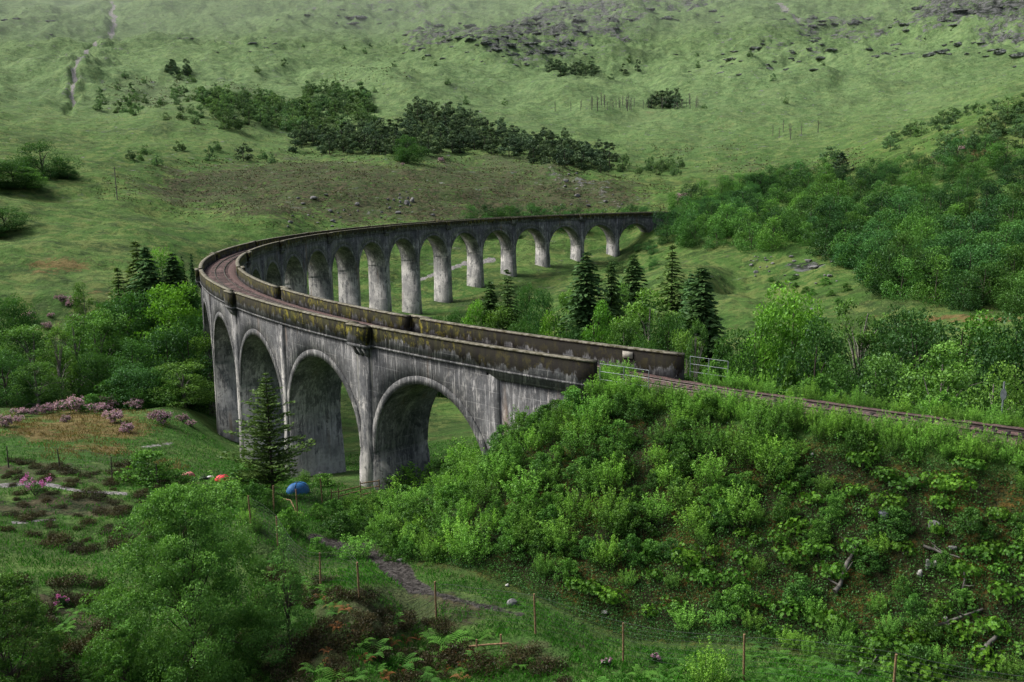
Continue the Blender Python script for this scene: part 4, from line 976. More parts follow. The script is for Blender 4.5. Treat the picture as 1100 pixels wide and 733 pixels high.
# shrubs about the pier feet and fence
pf = scatter([(200,560),(330,600),(420,600),(520,520),(480,500),(420,525),(340,520),(250,508),(215,520)], 55, 100, 62, 1.5, 61, tries=26000, extra=lambda x, y: clear_of_viaduct(x, y, 3.9))
TENTX = [(239, 517), (202, 513), (320, 530), (376, 515)]
def _clr(p):
    px, py = project(p[:3])
    return not any(abs(px - a) < (34 if a == 376 else 19) and py < b + 22 and py > b - 3 for a, b in TENTX)
pf = [p for p in pf if _clr(p)]
many('shrub', 'leafy_shrub', pf[::2], (1.0, 2.0), (1.0, 1.5), 'green shrub on the ground before the nearest piers', 'shrub', 'green shrubs before the nearest piers', 62, sink=.1)
many('willow', 'willow_shrub', pf[1::2], (.8, 1.8), (1.0, 1.6), 'bright shrub on the ground before the nearest piers', 'shrub', 'bright shrubs before the nearest piers', 63, sink=.1)
for px, pt_, D, w_, k, lab in [(160,482,90,62,'shrub','large round bush in the meadow left of the piers'), (262,500,80,66,'shrub','big bush at the foot of the lone pine'), (347,507,85,30,'shrub','bush between the blue tent and the rail fence'), (232,512,72,60,'willow','bright bush left of the lone pine'),
       (450,498,84,70,'willow','bushy shrub at the foot of the nearest arch'), (385,533,76,44,'willow','shrub in front of the wooden rail fence'), (505,470,76,50,'willow','shrub rising where the embankment meets the nearest arch'), (1040,640,47,0,'shrub','')]:
    if w_: px_tree('leafy_bush', P_[k][px % 3], px, pt_, D, w_, lab, 'bush', sink=.15)

# lone pine before the second pier
lone = conifer(12, 7, 200, M['pine_needle'], needle=.32, whorls=30, nb=10, dens=2.1, droop=.10, zlo=.12, pine=True)
px_tree('pine_tree', lone, 287, 396, 79, 76, 'lone young pine with bare lower stem standing before the tall piers', 'tree')

# foreground trees
big = broad('big', 10, 9, 380, 110000, .11, M['birch_leaf'], M['bark'], 210, shape='bush', zlo=.01, cr=.075, nb=60, kinds=3, rt=.06)
px_tree('birch_tree', big, 192, 506, 45, 158, 'large bushy birch in the left foreground', 'tree')
sap = broad('sap', 9, 3.4, 90, 8000, .105, M['birch_leaf'], M['bark'], 211, shape='cone', zlo=.05, cr=.12, nb=30, rt=.028)
px_tree('birch_tree', sap, 302, 550, 43, 62, 'thin airy birch sapling right of the large bushy birch', 'tree')
lb = broad('lb', 6, 5, 200, 30000, .105, M['birch_leaf'], M['bark'], 212, shape='bush', zlo=.01, cr=.08, nb=40, kinds=3, rt=.04)
px_tree('birch_tree', lb, 0, 604, 45, 92, 'grey green birch bush at the lower left corner', 'tree')
lb2 = broad('lb2', 4, 4, 60, 14000, .11, M['shrub_leaf'], M['bark'], 213, shape='bush', zlo=.01, cr=.09, nb=20, kinds=2, rt=.03)
px_tree('leafy_bush', lb2, 130, 668, 43, 62, 'low leafy bush in front of the large bushy birch', 'bush')
px_tree('leafy_bush', P_['willow'][1], 760, 688, 39, 44, 'pale leafy seedling bush beside the wire fence', 'bush')

# ferns, heather, tufts
def fern_mesh(seed, mat, n=9, L=.9, lean=1.0):
    rg = np.random.default_rng(seed); Vs = []; tn = []
    for i in range(n):
        a = i * 2 * PI / n + rg.normal() * .3; l = L * rg.uniform(.7, 1.2); d = np.array([math.cos(a), math.sin(a), 0]); sd_ = np.array([-d[1], d[0], 0])
        K = 13
        for q in range(K):
            t_ = q / K; p = d * (l * t_ * .8) + np.array([0, 0, l * (1.1 * t_ - .85 * t_ ** 2 * lean)]); wd = l * .26 * (1 - t_) ** .8 * (1 if t_ > .12 else .3); st = l / K * .55
            for s in (-1, 1):
                e = p + sd_ * s * wd + d * wd * .35 - np.array([0, 0, .12 * wd])
                Vs.append([p, p + d * st, e + d * st * .3, e - d * st * .2]); tn.append(np.clip(rg.normal() * .15 + .45 + .3 * t_, 0, 1))
    V = np.array(Vs).reshape(-1, 3); return mesh_np('fern', V, np.arange(len(V)).reshape(-1, 4), mat, tn)
P_['fern'] = [dict(h=1, w=1, one=fern_mesh(i, M['fern'])) for i in range(3)]
P_['deadfern'] = [dict(h=1, w=1, one=fern_mesh(9, M['dead_fern'], n=6, L=.8, lean=1.25))]
def tuft(seed, mat, n=150, h=.5, w=.35, bw=.02, spread=.6):
    rg = np.random.default_rng(seed); b = rg.normal(size=(n, 3)) * w * .4; b[:, 2] = 0; a = rg.random(n) * 6.28; l = h * rg.uniform(.5, 1.1, n)
    d = np.stack([np.cos(a) * spread * rg.random(n), np.sin(a) * spread * rg.random(n), np.ones(n)], 1); d /= np.linalg.norm(d, axis=1)[:, None]; s = np.stack([-np.sin(a), np.cos(a), 0 * a], 1) * bw
    V = np.stack([b - s, b + s, b + d * l[:, None] * .6 + s * .7, b + d * l[:, None] + np.stack([np.cos(a), np.sin(a), -1 + 0 * a], 1) * l[:, None] * .12], 1)
    return mesh_np('tuft', V.reshape(-1, 3), np.arange(4 * n).reshape(-1, 4), mat, rg.random(n))
def heather_mesh(seed):
    rg = np.random.default_rng(seed); n = 1500
    P, tone = cloud([(rg.uniform(-.5, .5), rg.uniform(-.5, .5), .1 + .15 * rg.random()) for _ in range(9)], rg.uniform(.2, .4, 9), n, rg, .8, .3); P[:, 2] = np.abs(P[:, 2])
    V, Fc = leaf_quads(P, .10, .2, .3, rg); return mesh_np('heather', V, Fc, M['heather'], tone)
P_['heather'] = [dict(h=.6, w=1.5, one=heather_mesh(i)) for i in range(3)]
FG = [(300,600),(380,640),(470,668),(560,700),(660,733),(660,760),(250,760),(270,640)]
many('heather', 'heather_clump', scatter(FG, 34, 62, 75, .95, 71, tries=60000), (.4, .9), (2.0, 2.8), 'dark brown heather clump on the foreground slope before the wire fence', 'heather', 'heather clumps in the foreground', 72, sink=.03)
many('fern', 'fern', scatter(FG, 34, 62, 48, .8, 73, tries=30000), (.8, 1.4), (.9, 1.2), 'green fern on the foreground slope before the wire fence', 'fern', 'ferns in the foreground', 74, sink=.03)
many('deadfern', 'dead_fern', scatter([(340,640),(460,680),(560,720),(420,740),(340,720)], 34, 62, 24, .9, 75, tries=30000), (.7, 1.1), (.9, 1.2), 'rust brown dead fern among the green ferns', 'fern', 'dead ferns in the foreground', 76, sink=.03)
many('heather', 'heather_clump', scatter([(0,490),(190,505),(210,570),(100,600),(0,570)], 60, 110, 80, 1.4, 77, tries=60000), (.35, .8), (2.2, 3.4), 'dark heather clump beside the pale stream in the meadow', 'heather', 'heather clumps beside the stream', 78, sink=.03)
many('heather', 'heather_clump', scatter([(0,630),(110,620),(130,720),(60,760),(0,720)], 38, 62, 24, 1.1, 79, tries=30000), (.5, 1.0), (2.0, 2.8), 'dark heather clump in the lower left foreground', 'heather', 'heather clumps at the lower left', 80, sink=.03)
many('fern', 'fern', scatter([(40,650),(130,640),(170,740),(60,760)], 38, 60, 26, .8, 81, tries=30000), (.8, 1.4), (.9, 1.2), 'green fern at the foot of the large bushy birch', 'fern', 'ferns under the large birch', 82, sink=.03)
many('fern', 'fern', scatter([(640,735),(760,738),(900,760),(1100,775),(1100,735),(960,715),(800,690)], 33, 46, 34, .9, 83, tries=30000), (.6, 1.1), (.9, 1.2), 'green fern at the foot of the embankment by the wire fence', 'fern', 'ferns along the wire fence', 84, sink=.03)

# countless low growth: grass and embankment undergrowth
def blades(n, D0, D1, test, h, bw, seed, mat, name, label, cat, az=(-.62, .62), k_clump=0.0):
    rg = np.random.default_rng(seed); a = rg.uniform(*az, n); D = np.exp(rg.uniform(math.log(D0), math.log(D1), n)); x, y = np.sin(a) * D, np.cos(a) * D
    z = ground(x, y); px, py = project(np.stack([x, y, z], -1)); ok = test(x, y, px, py, rg); x, y, z, D = x[ok], y[ok], z[ok], D[ok]; n = len(x)
    b = np.stack([x, y, z - .03], 1); an = rg.random(n) * 6.28; l = h * rg.uniform(.45, 1.15, n) * (1 + .5 * fbm(x / 1.7, y / 1.7, 2)); bwD = bw * D / 50
    d = np.stack([np.cos(an) * .5 * rg.random(n), np.sin(an) * .5 * rg.random(n), np.ones(n)], 1); s = np.stack([-np.sin(an), np.cos(an), 0 * an], 1) * bwD[:, None]
    V = np.stack([b - s, b + s, b + d * l[:, None] * .6 + s * .7, b + d * l[:, None] + np.stack([np.cos(an), np.sin(an), -.5 + 0 * an], 1) * l[:, None] * .25], 1)
    tone = np.clip(.5 + .6 * fbm(x / 4, y / 4, 3) + rg.normal(size=n) * .18, 0, 1)
    c0 = V[0, 0].copy() * 0
    put(name, mesh_np(name, V.reshape(-1, 3), np.arange(4 * n).reshape(-1, 4), mat, tone), kind='stuff', label=label, cat=cat)
def gtest(x, y, px, py, rg):
    s = _bil(soil, AZ[0], AZ[-1], LD[0], LD[-1], np.arctan2(x, y), np.log(np.hypot(x, y)))
    dd = _bil(dirt + pale + .5 * bracken, AZ[0], AZ[-1], LD[0], LD[-1], np.arctan2(x, y), np.log(np.hypot(x, y)))
    hh_ = _bil(heath, AZ[0], AZ[-1], LD[0], LD[-1], np.arctan2(x, y), np.log(np.hypot(x, y)))
    return ((hh_ < .5) | (fbm(x / 2, y / 2, 3) > .12)) & (s < .2) & (dd < .25 + .2 * rg.random(len(x))) & (fbm(x / 3, y / 3, 3) > -.28 - .2 * rg.random(len(x))) & clear_of_viaduct(x, y, 4.2)
blades(230000, 34, 125, gtest, .30, .015, 91, M['grass'], 'grass', 'fresh green grass over the foreground slope and meadow', 'grass')
def stest(x, y, px, py, rg):
    s = _bil(dirt * .0 + bracken, AZ[0], AZ[-1], LD[0], LD[-1], np.arctan2(x, y), np.log(np.hypot(x, y)))
    return (s > .3) & (rg.random(len(x)) < s) & (fbm(x / 4 + 9, y / 4, 3) > -.1)
blades(170000, 60, 160, stest, .42, .014, 92, M['straw'], 'dry_grass', 'straw coloured dry grass patches in the meadow', 'grass')
def undergrowth():
    rg = np.random.default_rng(95); n = 430000; a = rg.uniform(-.2, .66, n); D = np.exp(rg.uniform(math.log(35), math.log(92), n)); x, y = np.sin(a) * D, np.cos(a) * D
    s = _bil(soil, AZ[0], AZ[-1], LD[0], LD[-1], np.arctan2(x, y), np.log(D)); f_ = fbm(x / 2.2, y / 2.2, 4); z = ground(x, y); px, py = project(np.stack([x, y, z], -1))
    lim = np.where(px < 800, -.6, -.34)
    ok = (s > .45) & (f_ > lim + .1 * rg.normal(size=n)); x, y, z = x[ok], y[ok], z[ok]; f_ = f_[ok]; n = len(x)
    P = np.stack([x, y, z + (.08 + .5 * rg.random(n) ** 1.5 * (0.6 + f_))], 1); V, Fc = leaf_quads(P, .10 * rg.uniform(.7, 1.4, n), .7, .6, rg)
    put('undergrowth', mesh_np('undergrowth', V, Fc, M['shrub_leaf'], np.clip(.16 + .55 * f_ + .07 * rg.normal(size=n), 0, 1)), kind='stuff', label='low green undergrowth spread between the shrubs of the embankment', cat='undergrowth')
undergrowth()
def turf(n, D0, D1, test, size, flatup, seed, mat, name, label, cat):
    rg = np.random.default_rng(seed); a = rg.uniform(-.66, .66, n); D = np.exp(rg.uniform(math.log(D0), math.log(D1), n)); x, y = np.sin(a) * D, np.cos(a) * D
    ok = test(x, y, D, rg) & clear_of_viaduct(x, y, 6); x, y, D = x[ok], y[ok], D[ok]; z = ground(x, y); n = len(x)
    P = np.stack([x, y, z + size * D * .3 * rg.random(n)], 1); V, Fc = leaf_quads(P, size * D * rg.uniform(.5, 1.5, n), flatup, .45, rg)
    put(name, mesh_np(name, V, Fc, mat, np.clip(.42 + .9 * fbm(x / 9, y / 9, 3) + .22 * rg.normal(size=n), 0, 1)), kind='stuff', label=label, cat=cat)
def _m(arr, x, y, D): return _bil(arr, AZ[0], AZ[-1], LD[0], LD[-1], np.arctan2(x, y), np.log(D))
turf(150000, 330, 1000, lambda x, y, D, rg: (_m(heath, x, y, D) > .25) & (fbm(x / 14, y / 11, 4) > .0 + .1 * rg.normal(size=len(x))), .0019, .4, 301, M['scrub'], 'heather_scrub', 'brown green heather scrub covering the hill behind the viaduct', 'heather')
turf(300000, 170, 1600, lambda x, y, D, rg: (fbm(x / 30, y / 22, 4) > -.05 + .15 * rg.normal(size=len(x))) & (_m(heath, x, y, D) < .5), 0.0012, 1.6, 302, M['rough'], 'rough_grass', 'rough mottled grass over the valley sides and mountain', 'grass')

# magenta flowers
def flower_bush(px, py, wpx, mat, label, seed, n=9):
    q = hit([px], [py])[0]; w = wpx * q[3] / F; rg = np.random.default_rng(seed)
    r = put('flowering_shrub', None, None, tuple(q[:3]), label=label, cat='shrub'); mb = MB(); heads = []
    for _ in range(n):
        p = np.array([rg.uniform(-.5, .5) * w, rg.uniform(-.5, .5) * w, rg.uniform(.35, 1.0) * w * .8]); mb.tube([(0, 0, -.1), p * .5 + (0, 0, .1), p], [.02, .015, .01], 4); heads.append(p)
    put('stem', mb.mesh('stem', M['bark']), r); H_ = np.array(heads)
    P = np.repeat(H_, 34, 0) + rg.normal(size=(n * 34, 3)) * w * .055; V, Fc = leaf_quads(P, .12 * w ** .3, .5, .9, rg); put('blossom', mesh_np('blossom', V, Fc, mat, rg.random(len(Fc))), r)
    P = np.repeat(H_ * .6, 60, 0) + rg.normal(size=(n * 60, 3)) * w * .13; P[:, 2] = np.abs(P[:, 2]); V, Fc = leaf_quads(P, .13, .5, .5, rg); put('foliage', mesh_np('foliage', V, Fc, M['oak_leaf'], rg.random(len(Fc)) * .6), r)
flower_bush(38, 533, 26, M['magenta'], 'vivid magenta rhododendron flowers beside the pale stream at left', 1)
flower_bush(70, 652, 16, M['magenta'], 'small purple rhododendron flowers beside the large bushy birch', 2, 5)
flower_bush(706, 712, 14, M['blossom'], 'pale pink flowers on thin stems in the bottom foreground', 3, 5)
flower_bush(651, 716, 12, M['blossom'], 'faded pink flower tuft just left of the pale pink flowers', 4, 4)

# ------------------------------------------------------------------ logs, stones on the bank
def rock_mesh(seed, s=1.0):
    bm = __import__('bmesh').new(); bm_ = bm; import bmesh as B_
    B_.ops.create_icosphere(bm, subdivisions=3, radius=1); rg = np.random.default_rng(seed); pl = rg.normal(size=(9, 3)); pl /= np.linalg.norm(pl, axis=1)[:, None]; dd = rg.uniform(.55, .85, 9)
    for v in bm.verts:
        c = np.array(v.co)
        for p_, d_ in zip(pl, dd):
            t_ = c @ p_
            if t_ > d_: c = c - p_ * (t_ - d_)
        v.co = c + rg.normal(size=3) * .012
    me = bpy.data.meshes.new('boulder'); bm.to_mesh(me); bm.free(); return me
RM = []
for i, mname in enumerate(('stone', 'dark_stone', 'white_stone', 'stone')):
    me_ = rock_mesh(i + 3); me_.materials.append(M[mname]); RM.append(me_)
def rock_at(px, py, wpx, hpx, k, label, group=None):
    q = hit([px], [py])[0]
    if np.isnan(q[0]): return
    w = wpx * q[3] / F * .5; h = hpx * q[3] / F * .5
    put('boulder', RM[k], None, (q[0], q[1], q[2] + h * .45), random.random() * 6, (w, w * .8, h), label, 'rock', group)
for a_ in [(949,557,15,12,1,'round dark grey stone half way up the embankment'), (1003,568,14,12,0,'pale grey slab of rock on the right of the embankment'), (996,612,7,13,2,'white upright stone on the embankment'), (1004,609,6,10,2,'smaller white stone beside the upright white one'), (988,622,8,11,2,'white stone lying lowest of the white group'),
           (550,650,14,9,3,'pale boulder lying at the foot of the embankment'), (872,490,5,4,2,'small white stone high on the embankment'), (1024,590,10,5,0,'flat grey stone below the pale slab'), (1016,666,7,4,2,'small white stone near the fallen log'), (545,630,6,4,2,'small white stone behind the fence post'),
           (345,512,12,8,3,'grey boulder beside the blue tent'), (430,604,9,6,0,'small grey boulder on the bare path'), (650,660,9,5,3,'brownish stone behind the wire fence')]:
    rock_at(*a_)
# crags of the mountain: outcrops of rock standing out of the turf
def crag_mesh(seed):
    import bmesh as B_
    bm = B_.new(); B_.ops.create_icosphere(bm, subdivisions=4, radius=1); rg = np.random.default_rng(seed); pl = rg.normal(size=(16, 3)); pl /= np.linalg.norm(pl, axis=1)[:, None]; dd = rg.uniform(.5, .85, 16)
    co = np.array([v.co[:] for v in bm.verts])
    for p_, d_ in zip(pl, dd):
        t_ = co @ p_; m = t_ > d_; co[m] -= np.outer(t_[m] - d_, p_)
    co[:, 2] += .16 * np.round(3 * fbm(co[:, 0] * 2 + seed, co[:, 1] * 2, 3)); co += .05 * rg.normal(size=co.shape); co[:, 0] += .25 * fbm(co[:, 1] * 3 + seed, co[:, 2] * 3, 2)
    for v_, c_ in zip(bm.verts, co): v_.co = c_
    me = bpy.data.meshes.new('rock_outcrop'); bm.to_mesh(me); bm.free(); me.materials.append(M['crag']); return me
CM = [crag_mesh(i + 40) for i in range(5)]
CR = [((470,640),(24,40),36),((540,620),(44,60),30),((840,960),(10,30),30),((880,1100),(52,72),30),((740,860),(60,82),22),((430,520),(36,66),34),((500,640),(38,72),60),((560,700),(8,40),40),((640,800),(5,26),24),((780,880),(44,78),26),((860,960),(20,60),26),((960,1100),(8,60),44),((360,440),(8,30),18),((560,640),(48,62),12),((190,300),(40,66),16),((0,60),(20,44),10),((280,420),(14,40),12),((700,800),(50,74),12),((1000,1100),(44,66),16)]
rg_ = random.Random(5); cx_, cy_, cw_ = [], [], []
for (x0, x1), (y0, y1), n_ in CR:
    for _ in range(int(n_ * .58)): cx_.append(rg_.uniform(x0, x1)); cy_.append(rg_.uniform(y0, y1)); cw_.append(rg_.uniform(3, 8) + 14 * rg_.random() ** 3)
for q, w_, px in zip(hit(cx_, cy_, 500), cw_, cx_):
    if np.isnan(q[0]): continue
    w = w_ * q[3] / F * .5; side = 'left' if px < 430 else ('middle' if px < 800 else 'right')
    put('rock_outcrop', rg_.choice(CM), None, (q[0], q[1], q[2] - w * .08), rg_.uniform(-.5, .5), (w, w * .6, w * rg_.uniform(.16, .34)), 'grey rock outcrop among the crags high on the ' + side + ' of the mountainside', 'rock', 'rock outcrops on the ' + side + ' of the mountainside')
# boulders on the hillsides
rg_ = random.Random(77)
HB = [(337,214,14,5),(357,238,11,4),(384,222,7,6),(437,220,9,8),(443,218,8,9),(355,228,8,4),(428,230,9,5),(312,240,10,5),(465,232,8,4),(417,216,5,4),(620,212,10,5),(650,218,8,4),(632,222,8,4),(608,196,12,5),(875,289,16,6),(868,282,14,5),(855,297,10,4),(807,286,8,4),(823,281,7,3),(830,285,6,3),(891,298,9,4),(812,294,8,5),(1052,345,7,3),(872,333,7,3)]
for px, py, w_, h_ in HB + [(a + rg_.uniform(-22, 22), b + rg_.uniform(-9, 9), c * .5, d * .55) for a, b, c, d in HB for _ in range(3)]: rock_at(px, py, w_ * .75, h_ * .8, rg_.choice([0, 3]), 'grey boulder on the heath slope behind the viaduct' if px < 700 else 'grey boulder on the grass knoll right of the viaduct', 'boulders on the heath slope' if px < 700 else 'boulders on the grass knoll')
def log_at(p0, p1, r, label, branches=0, lift=.25, mat='dead_wood'):
    r = r * .75
    q = hit([p0[0], p1[0]], [p0[1], p1[1]]); a, b = q[0, :3], q[1, :3]
    a = a + (0, 0, lift); b = b + (0, 0, lift); o = a.copy(); rg = np.random.default_rng(int(p0[0])); n = 7
    P = a + (b - a) * np.linspace(0, 1, n)[:, None] + rg.normal(size=(n, 3)) * np.linalg.norm(b - a) * .018; P = P - o
    mb = MB(); mb.tube(P, np.linspace(r, r * .45, n) * rg.uniform(.85, 1.2, n), 8)
    root = put('fallen_log', None, None, tuple(o), label=label, cat='log'); put('trunk', mb.mesh('trunk', M[mat], smoothf=True), root)
    for i in range(branches):
        s = P[rg.integers(1, n - 1)]; d = rg.normal(size=3); d[2] = abs(d[2]); d /= np.linalg.norm(d); mb = MB(); mb.tube([s, s + d * .5, s + d * .9 + (0, 0, .1)], [r * .5, r * .35, r * .15], 5); put('branch', mb.mesh('branch', M[mat]), root)
log_at((897,644), (922,585), .17, 'long grey dead trunk leaning down the middle of the embankment', 3)
log_at((992,686), (1058,660), .15, 'long fallen log near the lower right corner', 3)
log_at((1052,712), (1070,690), .24, 'thick short log end at the lower right corner', 0)
log_at((990,594), (1030,606), .10, 'thin fallen branch beside the white stones', 2)
log_at((460,545), (530,508), .13, 'weathered log lying on the left shoulder of the embankment', 1)
log_at((486,560), (500,540), .09, 'short weathered stick below the left shoulder log', 0)
log_at((922,730), (946,708), .06, 'pale broken branch leaning by the wire fence', 1)
log_at((1036,622), (1032,650), .08, 'short dead stem right of the white stones', 1)

# ------------------------------------------------------------------ fences
def fence(posts, height, label, wmat='wire', pmat='post_wood', rows=9, cols=True, r=.055):
    q = []
    for px, D in posts: q.append(at(px, D, 640 if D < 80 else 500))
    q = np.array(q); o = q[0].copy(); root = put('wire_fence', None, None, tuple(o), label=label, cat='fence'); rg = np.random.default_rng(len(posts))
    tops = []
    for i, p in enumerate(q):
        t_ = rg.normal(size=2) * .05; mb = MB(); hh_ = height * rg.uniform(.93, 1.06)
        mb.tube([p - o + (0, 0, -.4), p - o + (t_[0] * .5, t_[1] * .5, hh_ * .5), p - o + (t_[0], t_[1], hh_)], [r * 1.05, r, r * .92], 8); put('post', mb.mesh('post', M[pmat]), root); tops.append(hh_)
    mb = MB()
    for i in range(len(q) - 1):
        a, b = q[i] - o, q[i + 1] - o; n = max(2, int(np.linalg.norm(b - a) / 1.2) + 1); S = np.linspace(0, 1, n)
        gz = np.array([float(ground(*(q[i] + (q[i + 1] - q[i]) * s)[:2])) for s in S]) - o[2]
        for k_ in range(rows):
            P = a + (b - a) * S[:, None]; P[:, 2] = gz + .1 + (height - .15) * (k_ / (rows - 1)) ** .85; mb.tube(P, .0055 if k_ < rows - 1 else .009, 3)
        if cols:
            for s in np.linspace(0, 1, int(np.linalg.norm(b - a) / .45)):
                P = a + (b - a) * s; z0_ = np.interp(s, S, gz); mb.tube([(P[0], P[1], z0_ + .1), (P[0], P[1], z0_ + height - .05)], .004, 3)
    put('wire_mesh', mb.mesh('wire_mesh', M[wmat]), root)
fence([(275,62),(302,60),(345,52),(386,46),(468,47),(575,44),(670,42.5),(802,39.5),(966,37.5),(1150,36)], 2.15, 'tall wire mesh fence on wooden posts across the foreground')
fence([(300,67),(325,69),(352,76)], 2.2, 'short run of wire fence on orange posts before the blue tent', pmat='post_wood')
fence([(-40,96),(9,98),(64,95),(119,90),(168,88)], 2.2, 'wire fence on dark posts crossing the left meadow', pmat='grey_post', rows=5, cols=False)
# wooden rails lying in the foreground
def rails(segs, label, r=.05, D=None):
    root = None
    for i, (a, b, Da, Db, za, zb) in enumerate(segs):
        A = at(a, Da) + (0, 0, za); B = at(b, Db) + (0, 0, zb)
        if root is None: o = A.copy(); root = put('rail_fence', None, None, tuple(o), label=label, cat='fence')
        mb = MB(); mb.tube([A - o, (A + B) / 2 - o + (0, 0, .02), B - o], r, 6); put('rail' if abs(a - b) > 3 else 'post', mb.mesh('rail', M['post_wood']), root)
rails([(377,377,79,79,-.3,1.6),(398,398,80,80,-.3,1.6),(352,352,77,77,-.3,1.3),(344,344,77,77,-.3,1.2),(377,398,79,80,1.4,1.5),(377,398,79,80,.85,1.0),(377,398,79,80,.35,.5),(352,377,77,79,1.0,1.15),(352,377,77,79,.6,.75),(344,352,77,77,.9,1.0)], 'rough wooden rail fence at the foot of the second pier')
rails([(503,503,43,43,-.3,.7),(531,531,43,43,-.3,.65),(494,540,43.2,42.8,.35,.2)], 'low broken wooden rail lying in the foreground heather')
log_at((302,540), (328,560), .07, 'orange wooden rail fallen across the wire fence', 0, .35, 'post_wood')
log_at((390,500), (407,527), .06, 'plank leaning against the nearest pier', 0, .3, 'post_wood')

# ------------------------------------------------------------------ tents, poles, sign
def tent(px, py, wpx, mat, label, rz=0.3):
    q = hit([px], [py])[0]; w = wpx * q[3] / F; r = put('dome_tent', None, None, tuple(q[:3]), rz, label=label, cat='tent')
    mb = MB(); nu, nv = 24, 12; Vv = []
    for i in range(nv + 1):
        v = i / nv * PI / 2
        for j in range(nu):
            u = j / nu * 2 * PI; rr = math.cos(v) ** .8; rr *= 1 - .07 * abs(math.sin(2 * u)) ; Vv.append((w * .5 * rr * math.cos(u) * 1.1, w * .42 * rr * math.sin(u), w * .46 * math.sin(v) ** .9))
    f = [(i * nu + j, i * nu + (j + 1) % nu, (i + 1) * nu + (j + 1) % nu, (i + 1) * nu + j) for i in range(nv) for j in range(nu)]
    mb.add(Vv, f); put('canopy', mb.mesh('canopy', mat, smoothf=True), r)
    for s in (0, PI / 2):
        mb = MB(); P = [(w * .56 * math.cos(t_) * math.cos(s + PI / 4), w * .45 * math.cos(t_) * math.sin(s + PI / 4), w * .475 * abs(math.sin(t_)) ** .9) for t_ in np.linspace(0, PI, 17)]; mb.tube(P, .018, 5); put('tent_pole', mb.mesh('tent_pole', M['wire']), r)
    mb = MB(); mb.add([(-w * .13, -w * .405, .02), (w * .13, -w * .405, .02), (w * .05, -w * .30, w * .29), (-w * .05, -w * .30, w * .29)], [(0, 1, 2, 3)]); put('door_flap', mb.mesh('door_flap', M['dark_bag']), r)
tent(239, 517, 15, M['red_tent'], 'bright red dome tent between the bushes before the piers')
tent(202, 513, 13, M['pink_tent'], 'faded pink tent left of the bright red tent')
tent(320, 530, 26, M['blue_tent'], 'blue dome tent beside the rail fence before the piers', .8)
def bag(px, py, wpx, mat, label):
    q = hit([px], [py])[0]; w = wpx * q[3] / F; r = put('gear_bag', None, None, tuple(q[:3]), .3, label=label, cat='bag'); P, = [np.array([(-.5, 0, .25), (-.3, 0, .28), (0, 0, .30), (.3, 0, .28), (.5, 0, .25)]) * w]
    mb = MB(); mb.tube(P, np.array([.10, .22, .25, .22, .10]) * w, 10); put('body', mb.mesh('body', mat, smoothf=True), r); mb = MB(); mb.tube(np.array([(-.2, 0, .48), (-.1, 0, .62), (.1, 0, .62), (.2, 0, .48)]) * w, .03 * w, 5); put('handle', mb.mesh('handle', M['dark_bag']), r)
bag(219, 517, 9, M['dark_bag'], 'dark bundle lying between the two red tents'); bag(226, 515, 7, M['white_cloth'], 'white bundle just left of the bright red tent')
# wooden pole on the far left slope
q = hit([126], [215])[0]; hp = 32 * q[3] / F; r = put('utility_pole', None, None, tuple(q[:3]), label='pale wooden utility pole standing alone on the far left slope', cat='pole')
mb = MB(); mb.tube([(0, 0, -1), (0, 0, hp)], [.22, .15], 8); put('pole', mb.mesh('pole', M['pale_bark']), r); mb = MB(); mb.box((-.9, -.08, hp - .7), (.9, .08, hp - .5)); put('crossarm', mb.mesh('crossarm', M['pale_bark']), r)
# line-side sign post at the right
b = at(1088, 62); b[2] = float(deck(4.145)[2]) - 1.7; D = 62; sl = math.hypot(62, b[2]); top_ = float(ray(1088, 411)[2] * D)
r = put('trackside_sign', None, None, (b[0], b[1], b[2] - .8), label='grey metal post with a round sign beside the track at the right edge', cat='sign')
mb = MB(); mb.tube([(0, 0, 0), (0, 0, top_ - b[2] + .8)], .055, 8); put('post', mb.mesh('post', M['steel']), r)
mb = MB(); ca = Vector((b[0], b[1], 0)).normalized(); sx_ = np.array([ca.y, -ca.x, 0]); cen = np.array([0, 0, top_ - b[2] + .8 - .75])
vv = [cen + sx_ * .17 * math.cos(a) + np.array([0, 0, .36 * math.sin(a)]) + np.array([ca.x, ca.y, 0]) * o_ for o_ in (-.10, -.07) for a in np.linspace(0, 2 * PI, 20, endpoint=False)]
f = [(i, (i + 1) % 20, 20 + (i + 1) % 20, 20 + i) for i in range(20)]; mb.add(vv, f)
for o_ in (0, 20):
    for i in range(1, 18, 2): mb.add([vv[o_], vv[o_ + i], vv[o_ + i + 1], vv[o_ + i + 2]], [(0, 1, 2, 3)])
put('sign_plate', mb.mesh('sign_plate', M['steel']), r)


# ------------------------------------------------------------------ light, sky, haze, camera
world = bpy.data.worlds.new('World'); bpy.context.scene.world = world; world.use_nodes = True
nt = world.node_tree; nt.nodes.clear()
sky = nt.nodes.new('ShaderNodeTexSky'); sky.sky_type = 'NISHITA'; sky.sun_disc = False
SE, SR = math.radians(47), math.radians(-75)
sky.sun_elevation = SE; sky.sun_rotation = SR; sky.air_density = 1.0; sky.dust_density = 5.0; sky.ozone_density = 1.0
hsv = nt.nodes.new('ShaderNodeHueSaturation'); hsv.inputs['Saturation'].default_value = .6
bg = nt.nodes.new('ShaderNodeBackground'); bg.inputs[1].default_value = .15
wo = nt.nodes.new('ShaderNodeOutputWorld')
nt.links.new(sky.outputs[0], hsv.inputs['Color']); nt.links.new(hsv.outputs[0], bg.inputs[0]); nt.links.new(bg.outputs[0], wo.inputs[0])
sun = bpy.data.lights.new('sun', 'SUN'); sun.energy = 4.2; sun.angle = math.radians(24); sun.color = (1, .96, .9)
so = bpy.data.objects.new('sun', sun); C.objects.link(so)
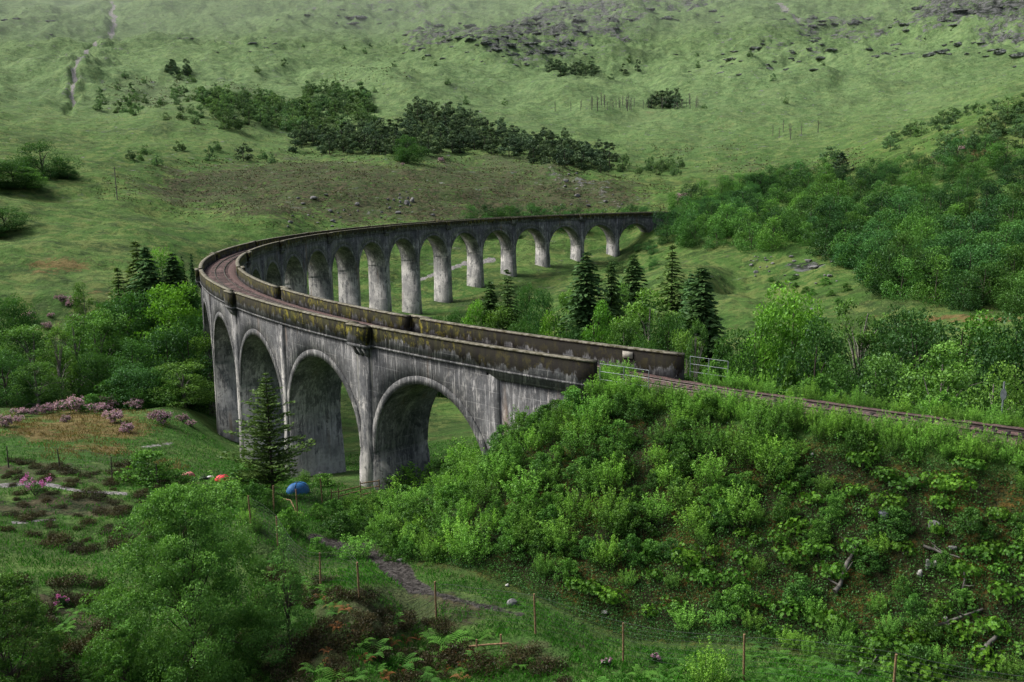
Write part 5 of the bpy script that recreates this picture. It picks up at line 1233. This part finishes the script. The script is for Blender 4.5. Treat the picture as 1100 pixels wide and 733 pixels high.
sd = Vector((math.sin(SR) * math.cos(SE), math.cos(SR) * math.cos(SE) * 1.0, math.sin(SE)))
so.rotation_euler = sd.to_track_quat('Z', 'Y').to_euler()
HAZE = False
if HAZE:
    m = bpy.data.materials.new('haze'); m.use_nodes = True; t = m.node_tree; t.nodes.clear()
    vs = t.nodes.new('ShaderNodeVolumeScatter'); vs.inputs['Density'].default_value = .00011; vs.inputs['Color'].default_value = (.9, .98, 1, 1); vs.inputs['Anisotropy'].default_value = .2
    ou = t.nodes.new('ShaderNodeOutputMaterial'); t.links.new(vs.outputs[0], ou.inputs['Volume'])
    mb = MB(); mb.box((-2400, 430, -80), (2400, 2700, 560))
    put('haze', mb.mesh('haze', m), kind='stuff', label='thin grey haze hanging over the far valley and hillside', cat='haze')
m2 = bpy.data.materials.new('mist'); m2.use_nodes = True; t = m2.node_tree; t.nodes.clear()
vs = t.nodes.new('ShaderNodeVolumeScatter'); vs.inputs['Density'].default_value = .0003; vs.inputs['Color'].default_value = (.95, .99, 1, 1)
ou = t.nodes.new('ShaderNodeOutputMaterial'); t.links.new(vs.outputs[0], ou.inputs['Volume'])
mb = MB(); mb.hexa(np.array([(-2400, 1000, 150), (2400, 1000, 150), (2400, 2700, 150), (-2400, 2700, 150), (-2400, 1150, 700), (2400, 1150, 700), (2400, 2700, 700), (-2400, 2700, 700)], float))
put('mist', mb.mesh('mist', m2), kind='stuff', label='pale low mist over the top of the mountainside', cat='mist')
cam = bpy.data.cameras.new('camera'); cam.sensor_width = 36; cam.lens = 36 * F / W; cam.clip_end = 8000; cam.clip_start = .1
co = bpy.data.objects.new('camera', cam); C.objects.link(co)
mt = Matrix([[RGT[0], UP[0], -FWD[0], 0], [RGT[1], UP[1], -FWD[1], 0], [RGT[2], UP[2], -FWD[2], 0], [0, 0, 0, 1]])
co.matrix_world = mt
sc = bpy.context.scene; sc.camera = co
sc.render.engine = 'CYCLES'
sc.view_settings.view_transform = 'Standard'; sc.view_settings.look = 'None'; sc.view_settings.exposure = 0; sc.view_settings.gamma = 1
sc.cycles.max_bounces = 4; sc.cycles.diffuse_bounces = 2; sc.cycles.glossy_bounces = 1; sc.cycles.transmission_bounces = 2; sc.cycles.volume_bounces = 0
sc.cycles.use_denoising = True
